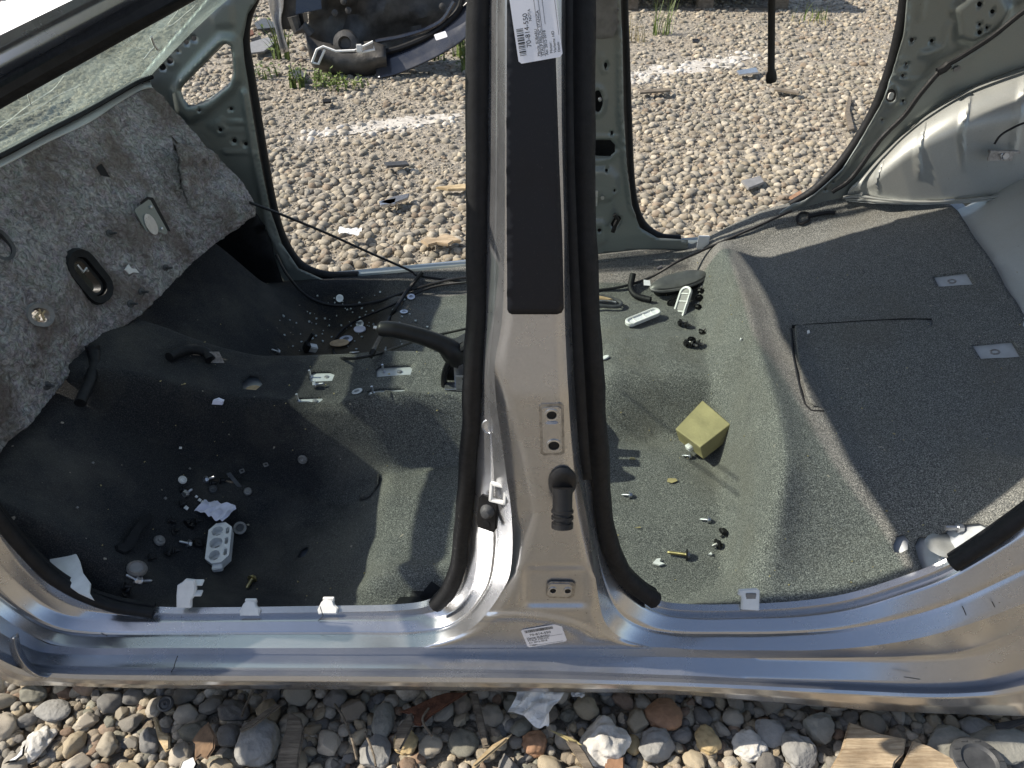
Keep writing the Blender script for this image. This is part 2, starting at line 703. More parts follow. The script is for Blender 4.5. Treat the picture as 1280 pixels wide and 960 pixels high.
nt.links.new(ramp(nt, dn.outputs[0], [(.3, .11), (.7, .36)]), m1.inputs[0])
nt.links.new(tr.outputs[0], m1.inputs[1])
nt.links.new(dm.outputs[0], m1.inputs[2])
nt.links.new(fr.outputs[0], m2.inputs[0])
nt.links.new(m1.outputs[0], m2.inputs[1])
nt.links.new(gl.outputs[0], m2.inputs[2])
nt.links.new(m2.outputs[0], out.inputs[0])
M['glass'] = m
M['shard'] = plain('glass_chip', (.42, .46, .45), .1, 0, .2, 40)


def leafmat(name, c0, c1):
    m, nt, b = newmat(name)
    n = noise(nt, 12, 3)
    nt.links.new(ramp(nt, n.outputs[0], [(.3, c0), (.7, c1)]), b.inputs['Base Color'])
    b.inputs['Roughness'].default_value = .6
    b.inputs['Transmission Weight'].default_value = 0
    return m


M['leaf'] = leafmat('weed_green', (.06, .10, .02), (.17, .22, .05))
M['straw'] = leafmat('dry_straw', (.25, .20, .09), (.42, .36, .18))

# ground sheet
m, nt, b = newmat('stony_ground')
tc = nt.nodes.new('ShaderNodeTexCoord')
tc.name = 'TC'
vo = nt.nodes.new('ShaderNodeTexVoronoi')
vo.inputs['Scale'].default_value = 24
nt.links.new(tc.outputs['Object'], vo.inputs['Vector'])
n1 = noise(nt, 1.2, 6, .6)
n2 = noise(nt, 45, 5, .7)
c = ramp(nt, vo.outputs['Color'], [(.1, (.20, .19, .17)), (.5, (.31, .29, .25)), (.9, (.42, .38, .32))])
c = mixc(nt, ramp(nt, n1.outputs[0], [(.4, .25), (.65, .85)]), c, (.38, .32, .24))
c = mixc(nt, 1, c, ramp(nt, n2.outputs[0], [(.3, .6), (.7, 1.2)]), 'MULTIPLY')
nt.links.new(c, b.inputs['Base Color'])
b.inputs['Roughness'].default_value = .95
hh = nt.nodes.new('ShaderNodeMath')
hh.operation = 'SUBTRACT'
nt.links.new(n2.outputs[0], hh.inputs[0])
nt.links.new(vo.outputs['Distance'], hh.inputs[1])
bump(nt, b, hh.outputs[0], .8, .03)
M['ground'] = m

# ------------------------------------------------------------------ ground
gv, gf = [], []
xs = [-300, -60, -20] + list(np.arange(-9, 9.01, .25)) + [20, 60, 300]
ys = [-300, -60, -20, -12, -9] + list(np.arange(-7, 12.01, .25)) + [20, 60, 300]
for yy in ys:
    for xx in xs:
        far = max(abs(xx) - 8, 0) + max(yy - 11, 0) + max(-4 - yy, 0)
        shade_bank = 2.6 * float(ss(-1.9, -5.2, yy)) * (1 + .12 * mnoise.noise(Vector((xx * .35, yy * .4, 7)))) * float(1 - ss(40, 70, abs(xx)))  # added rise behind the camera, unseen, dims low sky and paint reflections
        gv.append((xx, yy, shade_bank + (.028 * mnoise.noise(Vector((xx * .5, yy * .5, 3))) - .012 if yy > 2.6 else -.012) if far <= 0 else -.012))
nx = len(xs)
for j in range(len(ys) - 1):
    for i in range(nx - 1):
        gf.append((j * nx + i, j * nx + i + 1, (j + 1) * nx + i + 1, (j + 1) * nx + i))
ground = mesh('ground', gv, gf, M['ground'])
tag(ground, kind='structure')


def ground_z(x, y):
    return .028 * mnoise.noise(Vector((x * .5, y * .5, 3))) - .012 if y > 2.6 else -.012


# ------------------------------------------------------------------ car shell
car = empty('car_shell', (0, 0, 0))
tag(car, 'stripped silver car shell without doors or seats standing on the stones', 'car')

yF = lambda z: .937 + .12 * max(0, z - .85)


def surf(c):
    return lambda z: yF(z) - c


L0 = [(-110, 520), (-20, 620), (45, 702), (95, 740), (150, 760), (220, 767), (420, 765), (500, 763), (538, 756), (562, 735), (573, 695), (579, 640), (586, 560), (592, 470), (597, 380), (598, 280), (598, 140), (600, -90)]
L1 = [(-130, 560), (-40, 650), (15, 722), (70, 765), (130, 775), (220, 776), (420, 775), (510, 775), (560, 768), (588, 738), (598, 695), (600, 640), (601, 560), (604, 470), (608, 380), (610, 280), (612, 140), (613, -90)]
L2 = [(-190, 600), (-100, 700), (-20, 765), (40, 795), (90, 809), (220, 810), (420, 810), (530, 809), (590, 785), (630, 735), (640, 695), (639, 640), (631, 580), (618, 470), (628, 395), (631, 280), (631, 140), (631, -90)]
R0 = [(727, -90), (728, 140), (731, 280), (737, 400), (746, 540), (750, 600), (757, 660), (772, 705), (792, 735), (822, 757), (862, 763), (930, 763), (1000, 759), (1060, 750), (1120, 732), (1186, 706), (1253, 664), (1340, 600)]
R1 = [(712, -90), (713, 140), (717, 280), (722, 400), (732, 540), (737, 600), (745, 660), (762, 715), (785, 745), (818, 765), (860, 773), (930, 773), (1000, 771), (1060, 763), (1120, 746), (1186, 722), (1253, 685), (1345, 630)]
R2 = [(702, -90), (702, 140), (705, 280), (706, 400), (714, 540), (724, 600), (734, 650), (745, 727), (755, 775), (778, 798), (815, 809), (870, 812), (950, 813), (1036, 812), (1120, 803), (1186, 788), (1253, 765), (1350, 725)]


def pl(pts, c, k=7, dz=0, dy=0):
    r = [P(q[0], q[1], y=surf(c)) for q in cr(pts, k)]
    return [p + Vector((0, dy, dz)) for p in r]


def mixp(A, B, w):
    return [(a[0] + (b[0] - a[0]) * w, a[1] + (b[1] - a[1]) * w) for a, b in zip(A, B)]


body = MB()
# front ring: flange, jamb with a pressed bead, crease
ring = []
for A0, A1, A2 in ((L0, L1, L2), (R0, R1, R2)):
    fl = pl(A0, 0)
    inn = [p + Vector((0, .012, .004)) for p in fl]
    rows = [inn, fl, pl(mixp(A0, A1, .5), .002), pl(A1, .013), pl(mixp(A1, A2, .42), .034), pl(mixp(A1, A2, .50), .0365), pl(mixp(A1, A2, .58), .042), pl(mixp(A1, A2, .92), .062), pl(A2, .0665), ]
    body.loft(rows_soft(rows))
    ring.append(rows)

# pillar face between the two creases
dl = np.array(cr(L2[7:], 8))[::-1]
dr = np.array(cr(R2[:11], 8))
NC = 30
rows = []
for py in list(np.linspace(-90, 700, 110)) + list(np.linspace(705, 809, 30)):
    xl = np.interp(py, dl[:, 1], dl[:, 0])
    xr = np.interp(py, dr[:, 1], dr[:, 0])
    row = []
    for i in range(NC + 1):
        w = i / NC
        px = xl + (xr - xl) * w
        c = .0665
        e = min(px - xl, xr - px)
        c += .006 * float(ss(0, 14, e))                     # crown next to the creases
        if py > 455:
            lim = np.interp(py, [455, 560, 640, 715, 812], [632, 660, 676, 655, 560])
            c -= .012 * float(ss(0, 26, lim - px)) * float(ss(455, 500, py)) * float(1 - ss(715, 775, py))
            lim2 = np.interp(py, [455, 560, 640, 715, 812], [706, 712, 716, 735, 830])
            c -= .008 * float(ss(0, 14, px - lim2)) * float(ss(455, 520, py)) * float(1 - ss(715, 775, py))
        # step above the lower hinge and arc below it
        c -= .008 * float(ss(706, 714, py) * (1 - ss(752, 762, py))) * float(ss(648, 662, px) * (1 - ss(728, 742, px)))
        d = abs(math.hypot((px - 640) / 2.6, py - 812) - 42)
        c += .005 * float(1 - ss(0, 7, d)) * (py < 800)
        row.append(P(px, py, y=surf(c)))
    rows.append(row)
rows.append([P(522 + (826 - 522) * i / NC, 811.5, y=surf(.0662)) for i in range(NC + 1)])
body.loft(rows)
# rocker bands
K0 = [(-110, 665), (-40, 738), (40, 795), (90, 809), (220, 810), (420, 810), (530, 809), (670, 810), (815, 809), (870, 812), (950, 813), (1036, 812), (1120, 803), (1186, 788), (1253, 765), (1350, 725)]
K1 = [(-115, 680), (-48, 755), (28, 806), (85, 818), (220, 818), (420, 819), (530, 819), (670, 820), (815, 821), (870, 822), (950, 823), (1060, 823), (1150, 822), (1215, 816), (1270, 795), (1355, 752)]
K2 = [(-118, 700), (-52, 778), (20, 822), (80, 832), (220, 834), (420, 835), (530, 836), (670, 838), (815, 843), (870, 845), (950, 849), (1060, 854), (1150, 858), (1215, 857), (1262, 850), (1360, 822)]
K4 = [(-120, 715), (-50, 792), (12, 838), (70, 848), (220, 851), (420, 852), (530, 853), (670, 854), (815, 857), (870, 859), (950, 862), (1060, 868), (1150, 872), (1215, 871), (1265, 866), (1360, 845)]
K5 = [(-120, 725), (-46, 800), (8, 852), (65, 857), (220, 861), (420, 862), (530, 863), (670, 865), (815, 867), (870, 870), (950, 877), (1060, 886), (1150, 891), (1215, 893), (1280, 895), (1370, 897)]
K3 = [(a, b + 4) for a, b in K2]
rows = [pl(K0, .0665), pl(K1, .067), pl(K2, .098), pl(K3, .0985), pl(mixp(K3, K4, .5), .116), pl(K4, .121), pl(mixp(K4, K5, .5), .119), pl(K5, .110)]
r5 = rows[-1]
rows.append([p + Vector((0, .03, -.012)) for p in r5])
rows.append([p + Vector((0, .16, -.015)) for p in r5])
body.loft(rows_soft(rows, .18))
bs = body.build('side_panel', M['silver'], car, sharp=55)
tag(bs, 'silver painted outer side with sill and door pillar')


def solid(o, t, off=-1):
    m_ = o.modifiers.new('thickness', 'SOLIDIFY')
    m_.thickness = t
    m_.offset = off
    return o


# torn wing flange at the left end of the sill
t = MB()
for L in ([(10, 800), (14, 818), (24, 836), (38, 848), (52, 852)],):
    q = cr(L, 4)
    t.loft([[P(a, b_, y=surf(.112)) for a, b_ in q], [P(a + 7, b_ - 5, y=surf(.126)) for a, b_ in q], [P(a + 13, b_ - 9, y=surf(.112)) for a, b_ in q]])
solid(t.build('torn_wing_flange', M['silver'], car), .0015)

# near windscreen pillar and roof rail (upper left)
def diag(a, b, y, n=10):
    """line through two pixels, drawn on past the frame on both sides"""
    a, b = np.array(a, float), np.array(b, float)
    q0, q1 = a + (a - b) * 1.4, b + (b - a) * .8
    return [P(*(q0 + (q1 - q0) * i / n), y=y) for i in range(n + 1)]


rail = MB()
rows = [diag((0, 118), (208, 0), 1.012), diag((0, 99), (190, 0), 1.0), diag((0, 84), (160, 0), .986), diag((0, 66), (128, 0), .978), diag((0, 60), (118, 0), .970), diag((0, 44), (90, 0), .958), diag((0, 18), (36, 0), .972), diag((0, -70), (-120, 0), 1.045)]
rail.loft(rows_soft(rows, .2))
solid(rail.build('roof_rail', M['silver'], car, sharp=60), .004)
sl = MB().tube(diag((0, 117), (207, 0), 1.0), .0185, 10, flat=.8).build('weatherstrip', M['rubber'], car)

# weatherstrips round the near door openings
def strip(pts, r, c=0.004, k=6, flat=1.0, name='weatherstrip', sides=10):
    p = [P(a, b_, y=surf(c)) for a, b_ in cr(pts, k)]
    mb = MB().tube([q + Vector((.0025, 0, .0025)) * mnoise.noise(q * 14) for q in p], [r * (1 + .10 * mnoise.noise(q * 9) + .07 * mnoise.noise(q * 35)) for q in p], sides, flat=flat)
    # thin lip on the cabin side
    mb.tube([q + Vector((0, .012, .006)) for q in p], r * .55, 6)
    return mb.build(name, M['rubber'], car)


strip([(-120, 500), (-40, 596), (32, 690), (85, 735), (140, 757), (192, 766)], .012)
strip([(545, 756), (561, 738), (570, 716), (575, 690), (580, 640), (588, 545), (592, 470), (596, 380), (597, 280), (598, 140), (599, -90)], .0155)
strip([(726, -90), (727, 140), (730, 280), (736, 400), (747, 560), (753, 630), (761, 680), (778, 715), (800, 738), (818, 750)], .0175)
strip([(1190, 706), (1253, 664), (1340, 600)], .015)
# dark door seal stuck along the rear face of the near pillar
t = MB()
t.loft([[P(a, b_, y=surf(.05)) for a, b_ in cr(q, 5)] for q in (
    [(707, -90), (707, 140), (710, 280), (714, 400), (722, 540), (729, 600)],
    [(716, -90), (717, 140), (721, 280), (727, 400), (735, 540), (740, 600)])])
solid(t.build('edge_seal', M['rubber'], car), .003)

# black film on the upper pillar, its red edge
poly = [(634, -90), (692, -90), (695, 80), (699, 200), (703, 300), (705, 385), (702, 391), (696, 393), (640, 393), (636, 391), (634, 387), (633, 200)]
fv, ff = cdt([tuple(q) for q in poly], [], 7)
film = mesh('pillar_film', [P(a, b_, y=surf(.0785)) for a, b_ in fv], [tuple(q) for q in ff], M['film'], car)
if sum(q.normal.y for q in film.data.polygons) > 0: film.data.flip_normals()
solid(film, .0012)

# ---- writing
def text(s, size, M4, mat, parent, name='lettering', align='LEFT'):
    cu = bpy.data.curves.new(name, 'FONT')
    cu.body = s
    cu.size = size
    cu.align_x = align
    cu.extrude = .00012
    tmp = bpy.data.objects.new(name, cu)
    me = bpy.data.meshes.new_from_object(tmp)
    bpy.data.objects.remove(tmp)
    me.transform(M4)
    me.materials.clear()
    me.materials.append(mat)
    o = bpy.data.objects.new(name, me)
    return link(o, parent)


def sticker(corners, c, label, lines, bars, rules, parent):
    """paper label given by its lettering-space corners: bottom left, bottom right, top left (as read)"""
    bl, br, tl = [P(a, b_, y=surf(c)) for a, b_ in corners]
    ex, ey = br - bl, tl - bl
    w, h = ex.length, ey.length
    ex.normalize()
    nz = ex.cross(ey).normalized()
    ey = nz.cross(ex)
    M4 = Matrix((ex, ey, nz)).transposed().to_4x4()
    M4.translation = bl
    r_ = .06 * h
    poly = [(r_, 0), (w - r_, 0), (w, r_), (w, h - r_), (w - r_, h), (r_, h), (0, h - r_), (0, r_)]
    o = MB().prism(poly, .0006, M4).build('sticker', M['paper'], parent, smooth=False)
    tag(o, label)
    Mt = M4 @ Matrix.Translation((0, 0, .0008))
    for s, x, y, sz in lines:
        text(s, sz * h, Mt @ Matrix.Translation((x * w, y * h, 0)), M['ink'], o)
    rb = random.Random(3)
    t = MB()
    x0, x1, y0, y1 = bars
    x = x0
    while x < x1:
        wd = rb.choice((.006, .006, .011, .016))
        t.box(((x + wd / 2) * w, (y0 + y1) / 2 * h, .0001), (wd * w, (y1 - y0) * h, .0003), Mt)
        x += wd + rb.choice((.006, .009, .014))
    t.build('barcode', M['ink'], o, smooth=False)
    t = MB()
    for x0, x1, y in rules:
        t.box(((x0 + x1) / 2 * w, y * h, .0001), ((x1 - x0) * w, .007 * h, .0003), Mt)
    t.build('ruled_line', M['ink'], o, smooth=False)
    return o


# ------------------------------------------------------------------ carpets
R0w = [P(a, b_, y=surf(0)) for a, b_ in cr(R0[8:], 5)]
edge_x = np.array([-2, .3] + [p.x for p in R0w if p.x > .32])
edge_z = np.array([.262, .262] + [p.z for p in R0w if p.x > .32])


def hcar(x, y):
    x = np.asarray(x, float)
    y = np.asarray(y, float)
    base = .195 - .05 * ss(.10, -.25, x) * ss(1.0, 1.10, y)
    toe = .335 * ss(-.58, -1.06, x) * (1.0 + 0 * y)
    # far foot well bulges over the wheel arch
    toe = toe + .06 * np.exp(-((x + .93) / .13) ** 2 - ((y - 2.12) / .16) ** 2)
    z = base + toe
    # tunnel
    tw = ss(1.365, 1.425, y + .015 * np.sin(x * 11)) * (1 - ss(1.62, 1.70, y))
    top = .415 + .12 * ss(-.62, -1.02, x) + .012 * ss(-.45, -.3, x)
    ttop = np.maximum(top, z)
    z = z + (ttop - z) * tw * (1 - ss(.0, .2, x))
    # shoulder of the tunnel towards the near foot well
    z = z + .06 * np.exp(-((x + .60) / .13) ** 2 - ((y - 1.35) / .05) ** 2)
    # cross members under the front seats
    cm = ss(-.40, -.27, x + .10 * (y - 1.25)) * (1 - ss(.02, .12, x))
    z = z + .10 * cm * (ss(.97, 1.06, y) * (1 - ss(1.36, 1.45, y)) + ss(1.76, 1.88, y) * (1 - ss(2.2, 2.27, y)))
    # dimples that let the light wander on the cross member
    z = z - .025 * cm * np.exp(-((x + .30) / .05) ** 2 - ((y - 1.20) / .06) ** 2)
    # rear foot well and raised middle
    rr = ss(.08, .3, x)
    rz = .195 + .115 * ss(1.55, 1.70, y) - .02 * ss(1.86, 1.95, y) * (1 - ss(2.12, 2.2, y)) - .02 * np.exp(-((x - .36) / .09) ** 2 - ((y - 1.56) / .05) ** 2)
    z = z + (rz - z) * rr
    # rear seat pan
    xe = np.interp(y, [.9, 1.05, 1.3, 1.8, 2.1, 2.3], [.47, .50, .55, .60, .625, .63])
    pf = ss(xe - .055, xe + .04, x)
    pz = .437 + .30 * np.maximum(0, x - .76) + .016 * np.exp(-((x - xe - .035) / .045) ** 2)
    pz = pz - .012 * ss(1.95, 2.2, y) * (1 - ss(.75, 1.1, x))
    z = z + (pz - z) * pf
    # small swelling of the front edge
    z = z + .012 * np.exp(-((x - xe) / .05) ** 2 - ((y - 1.55) / .16) ** 2)
    # towards the sills
    ez = np.interp(x, edge_x, edge_z) - .006
    wn_ = 1 - ss(.945, .945 + .075 + .19 * ss(.32, .62, x), y)
    z = z + (ez - z) * wn_
    fz = np.interp(x, [-1, -.5, .2, .6, .8, 1.1], [.26, .275, .32, .40, .51, .60])
    wf = ss(2.16, 2.3, y)
    z = z + (fz - z) * wf
    # soft unevenness of laid carpet
    z = z + .004 * np.sin(x * 9.1 + 1.3 * np.sin(y * 7)) * np.sin(y * 8.3 + 1.1)
    return z


def carpet(name, outline, holes, s, mat, parent, thick=.006):
    V, F = cdt(outline, holes, s)
    Z = hcar(V[:, 0], V[:, 1])
    for i in range(len(V)):
        q = Vector((V[i][0], V[i][1], 0))
        Z[i] += .0022 * mnoise.noise(q * 22) + .003 * mnoise.noise(q * 8)
    o = mesh(name, [(a[0], a[1], z_) for a, z_ in zip(V, Z)], [tuple(f) for f in F], mat, parent)
    if sum(q.normal.z for q in o.data.polygons) < 0: o.data.flip_normals()
    bv = BVHTree.FromPolygons([tuple(v.co) for v in o.data.vertices], [tuple(q.vertices) for q in o.data.polygons])
    m_ = o.modifiers.new('thickness', 'SOLIDIFY')
    m_.thickness = thick
    m_.offset = -1
    return o, bv


def hitxy(px, py):
    """where the line of sight first meets the carpet height field"""
    d = ray(px, py)
    t = .8
    prev = None
    while t < 3.5:
        q = d * t
        zz = CH + q.z
        if zz < float(hcar(q.x, q.y)):
            return (q.x, q.y)
        t += .004
    return (q.x, q.y)


def pxy(pts):
    return [hitxy(*q) for q in pts]


tun_holes = [pxy([(302, 478), (312, 469), (322, 470), (329, 480), (320, 488), (304, 487)]),
             pxy([(386, 469), (392, 465), (412, 465), (419, 468), (415, 476), (388, 477)]),
             pxy([(370, 499), (374, 497), (402, 496), (404, 499), (398, 503), (373, 504)]),
             pxy([(470, 463), (475, 459), (512, 457), (516, 460), (513, 469), (471, 472)]),
             pxy([(459, 489), (470, 487), (505, 485), (508, 488), (480, 494), (460, 497)])]
tear = pxy([(492, 760), (500, 750), (512, 752), (516, 741), (530, 742), (540, 731), (552, 738), (545, 752), (530, 762)])
car_out = [(-1.06, .942), (.52, .945)] + [(p.x, p.y + .006) for p in [P(a, b_, y=surf(0)) for a, b_ in ((1060, 750), (1120, 732), (1186, 706), (1253, 664), (1340, 600))]] + \
          [(1.25, 1.2)] + pxy([(1350, 520), (1282, 398), (1240, 328), (1197, 263)]) + [(1.30, 2.31), (-1.0, 2.31)]
plateA = pxy([(1166, 346), (1208, 340), (1217, 355), (1173, 359)])
plateB = pxy([(1215, 431), (1264, 426), (1276, 446), (1226, 449)])
cutC = pxy([(1143, 681), (1148, 671), (1165, 672), (1178, 667), (1190, 655), (1222, 653), (1232, 660), (1226, 670), (1206, 686), (1188, 698), (1168, 718), (1154, 718), (1147, 700)])
cutD = pxy([(1116, 682), (1120, 672), (1129, 669), (1135, 675), (1134, 688), (1125, 693), (1118, 690)])
slit = pxy([(372, 696), (376, 687), (384, 683), (386, 687), (381, 696), (374, 699)])
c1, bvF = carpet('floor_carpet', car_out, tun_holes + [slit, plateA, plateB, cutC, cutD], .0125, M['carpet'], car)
c2, bvR = c1, bvF

tp_ = [Vector((a, b_, float(hcar(a, b_)) + .006)) for a, b_ in tear]
t = MB().add(tp_ + [sum(tp_, Vector()) / len(tp_) - Vector((0, 0, .002))], [(i, (i + 1) % len(tp_), len(tp_)) for i in range(len(tp_))])
o = t.build('torn_edge', M['rubber'], c1, False)
if sum(q.normal.z for q in o.data.polygons) < 0: o.data.flip_normals()
# steel floor under the carpets
V, F = cdt([(-1.08, .94), (1.30, .94), (1.34, 1.3), (1.36, 2.32), (-1.08, 2.32)], [], .017)
Z = hcar(V[:, 0], V[:, 1]) - .022
pan = mesh('floor_pan', [(a[0], a[1], z_) for a, z_ in zip(V, Z)], [tuple(f) for f in F], M['arch'], car)
if sum(q.normal.z for q in pan.data.polygons) < 0: pan.data.flip_normals()
solid(pan, .003)
pan.data.materials[0] = M['primer']
bvP = BVHTree.FromPolygons([tuple(v.co) for v in pan.data.vertices], [tuple(q.vertices) for q in pan.data.polygons])


def hit(px, py, which=None):
    d = ray(px, py).normalized()
    best = None
    for bv in (which or (bvF,)):
        r_ = bv.ray_cast(Vector((0, 0, CH)), d)
        if r_[0] is not None and (best is None or r_[3] < best[2]):
            n_ = r_[1] if r_[1].dot(d) < 0 else -r_[1]
            best = (r_[0], n_, r_[3])
    if best is None:
        return P(px, py, z=.2), Vector((0, 0, 1))
    return best[0], best[1]


# cut flap of the seat carpet: edge stands a little proud, dark slit above it
fl = pxy([(1165, 402), (1130, 405), (1080, 408), (1030, 411), (998, 414), (992, 418), (996, 445), (1002, 475), (1008, 500), (1014, 510), (1060, 512), (1130, 508), (1172, 504)])
V, F = cdt(fl, [], .012)
hl = hcar(V[:, 0], V[:, 1])
dtop = edgedist(V, fl[:6], False)
dlef = edgedist(V, fl[5:10], False)
drt = edgedist(V, fl[10:] + [fl[0]], False)
lift = .002 + .012 * np.exp(-dtop / .05) + .012 * np.exp(-dlef / .03) - .012 * np.exp(-drt / .05)
lift *= np.where(V[:, 1] < V[:, 1].min() + .03, .2, 1)
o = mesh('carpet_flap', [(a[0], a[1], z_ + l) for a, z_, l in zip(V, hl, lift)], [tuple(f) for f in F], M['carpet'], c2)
if sum(q.normal.z for q in o.data.polygons) < 0: o.data.flip_normals()
solid(o, .005)
t = MB()
sl_ = [hit(*q)[0] for q in ((990, 410), (1030, 408), (1080, 405), (1130, 402), (1165, 401))]
t.tube([p + Vector((0, .003, .003)) for p in sl_], [.005, .006, .006, .005, .002], 6)
t.tube([hit(*q)[0] + Vector((0, 0, -.0005)) for q in ((989, 411), (992, 445), (999, 480), (1006, 505), (1014, 513), (1030, 514))], .0028, 6)
t.build('cut_slit', M['rubber'], c2)
# small raised tongue in the front carpet and a slit near the near sill
t = MB()
a_ = [hit(*q)[0] for q in ((471, 600), (470, 612), (463, 622), (451, 626))]
t.loft([[p + Vector((-.002, 0, .002)) for p in a_], [p + Vector((.004, .004, .018)) for p in a_]])
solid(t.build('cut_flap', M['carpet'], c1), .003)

# ------------------------------------------------------------------ felt on the bulkhead
topx = [(-330, 370), (-150, 285), (0, 210), (60, 178), (112, 153), (150, 128), (176, 113), (192, 110)]
botx = [(-330, 880), (-150, 735), (0, 568), (62, 500), (122, 430), (188, 384), (250, 318), (312, 268)]
botz = [.50, .50, .505, .51, .52, .535, .55, .565]
tops = [P(a, b_, z=.915) for a, b_ in topx]
bots = [P(a, b_, z=z_) for (a, b_), z_ in zip(botx, botz)]
T_ = cr(tops, 30)
B_ = cr(bots, 30)
NV = 130
vv = []
FEAT = [(110, 346, 48), (48, 394, 34), (128, 216, 22), (187, 277, 40), (-2, 306, 30), (163, 338, 14)]


def topx_(p):
    c = p - Vector((0, 0, CH))
    d_ = c.y * math.cos(PITCH) - c.z * math.sin(PITCH)
    return 640 + FPX * c.x / d_, 480 - FPX * (c.y * math.sin(PITCH) + c.z * math.cos(PITCH)) / d_


nu = len(T_)
for j in range(NV + 1):
    w = j / NV
    for i in range(nu):
        u = i / (nu - 1)
        p = Vector(T_[i]).lerp(Vector(B_[i]), w)
        bul = .03 * math.sin(w * math.pi) + .05 * math.exp(-((u - .97) / .10) ** 2 - ((w - .78) / .22) ** 2)
        q = p * 13
        sx_, sy_ = topx_(p)
        damp = 1
        for fx_, fy_, fr_ in FEAT:
            damp *= 1 - math.exp(-(((sx_ - fx_) ** 2 + (sy_ - fy_) ** 2) / fr_ ** 2) ** 2)
        bul += damp * (.009 * mnoise.noise(q) + .0045 * mnoise.noise(p * 34) + .0035 * mnoise.noise(p * 80) + .003 * mnoise.noise(p * 170))
        # dents
        vv.append(p + Vector((bul * .95, -bul * .3, 0)))
ff = []
hole_c = {}
for j in range(NV):
    for i in range(nu - 1):
        c_ = sum((vv[k_] for k_ in (j * nu + i, j * nu + i + 1, (j + 1) * nu + i + 1, (j + 1) * nu + i)), Vector()) / 4
        px_, py_ = topx_(c_)
        u_ = (px_ - 111) * math.cos(R(20)) - (py_ - 346) * math.sin(R(20))
        v_ = (px_ - 111) * math.sin(R(20)) + (py_ - 346) * math.cos(R(20))
        if (u_ / 13) ** 2 + (v_ / 33) ** 4 < 1: continue
        if ((px_ - 48) / 13) ** 2 + ((py_ - 394) / 10) ** 2 < 1: continue
        ff.append((j * nu + i, j * nu + i + 1, (j + 1) * nu + i + 1, (j + 1) * nu + i))
felt = mesh('insulation_felt', vv, ff, M['felt'], car)
if sum(q.normal.x for q in felt.data.polygons) < 0: felt.data.flip_normals()
bvW = BVHTree.FromPolygons([tuple(v) for v in vv], ff)
allf = [(j * nu + i, j * nu + i + 1, (j + 1) * nu + i + 1, (j + 1) * nu + i) for j in range(NV) for i in range(nu - 1)]
bvS = BVHTree.FromPolygons([tuple(v) for v in vv], allf)
solid(felt, .02)


def onfelt(px, py, spin=0):
    p, n_ = hit(px, py, (bvS,))
    n_ = Vector((.93, -.30, .2)).normalized()
    # frame with x along the wall, y up the wall
    z = n_
    x = Vector((0, 0, 1)).cross(z).normalized()
    y = z.cross(x)
    M4 = Matrix((x, y, z)).transposed().to_4x4() @ Matrix.Rotation(spin, 4, 'Z')
    M4.translation = p
    return M4


def ring_mb(outer, inner, h, M4, bev=.0):
    t = MB()
    n = len(outer)
    v = [(a, b_, 0) for a, b_ in outer] + [(a * .93, b_ * .93, h) for a, b_ in outer] + [(a, b_, h * .8) for a, b_ in inner] + [(a, b_, -.02) for a, b_ in inner]
    f = []
    for k in range(3):
        for i in range(n):
            j = (i + 1) % n
            f.append((k * n + i, k * n + j, (k + 1) * n + j, (k + 1) * n + i))
    return t.add(v, f, M4)


def stadium(w, h, n=8):
    """rounded slot, w wide, h high"""
    r_ = w / 2
    out = []
    for k in range(n + 1):
        a = math.pi * k / n
        out.append((r_ * math.cos(a), h / 2 - r_ + r_ * math.sin(a)))
    for k in range(n + 1):
        a = math.pi + math.pi * k / n
        out.append((r_ * math.cos(a), -h / 2 + r_ + r_ * math.sin(a)))
    return out


M4 = onfelt(110, 346, R(13))
g = ring_mb(stadium(.083, .148), stadium(.045, .105), .012, M4).build('steering_grommet', M['rubber'], felt)
ring_mb(stadium(.045, .105), stadium(.028, .088), .004, M4 @ Matrix.Translation((0, 0, -.004))).build('inner_lip', M['black'], g)
t = MB().tube([M4 @ Vector(q) for q in ((-.006, .04, .006), (-.008, .02, .008), (.006, .02, .007), (.005, .012, .005))], .0035, 7)
t.build('shaft_end', M['zinc'], g)
ST = M4.translation.copy()
M4 = onfelt(48, 394, R(55))
g = ring_mb(stadium(.052, .066), stadium(.030, .042), .010, M4).build('cable_grommet', M['grey'], felt)
ST2 = M4.translation.copy()
t = MB()
for q in (((-.012, .004), (-.004, .012), (.006, .002), (.012, .006)), ((-.010, -.008), (.002, -.002), (.010, -.008))):
    t.tube([M4 @ Vector((a, b_, .008)) for a, b_ in q], .0028, 6)
t.build('torn_lip', M['newwood'], g)
M4 = onfelt(128, 216, R(8))
g = ring_mb([(a, b_) for a, b_ in rect(0, 0, .034, .052, 0, .12)], [(a, b_) for a, b_ in rect(0, 0, .022, .04, 0, .12)], .004, M4).build('slot', M['felt'], felt)
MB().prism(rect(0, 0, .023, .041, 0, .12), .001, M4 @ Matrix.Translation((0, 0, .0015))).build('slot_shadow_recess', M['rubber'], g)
M4 = onfelt(187, 277, R(6))
g = MB().prism(rect(0, 0, .062, .098, 0, .08), .003, M4 @ Matrix.Translation((0, 0, .004))).build('bulkhead_plate', M['inner'], felt, smooth=False)
MB().prism(ell(-.008, -.004, .017, .029), .002, M4 @ Matrix.Translation((0, 0, .0075))).build('bright_disc', M['zinc'], g)
for a, b_ in ((.02, .03), (-.018, -.038), (.016, -.03)):
    MB().lathe([(.004, 0), (.004, .004), (.002, .005)], 8, M4 @ Matrix.Translation((a, b_, .006))).build('rivet', M['zinc'], g)
t = MB().prism([(.031, -.045), (.040, -.05), (.043, .045), (.028, .055), (.0, .054), (.0, .049), (.031, .048)], .003, M4 @ Matrix.Translation((0, 0, .004)))
t.build('dark_gap', M['rubber'], g, smooth=False)
M4 = onfelt(-2, 306, R(10))
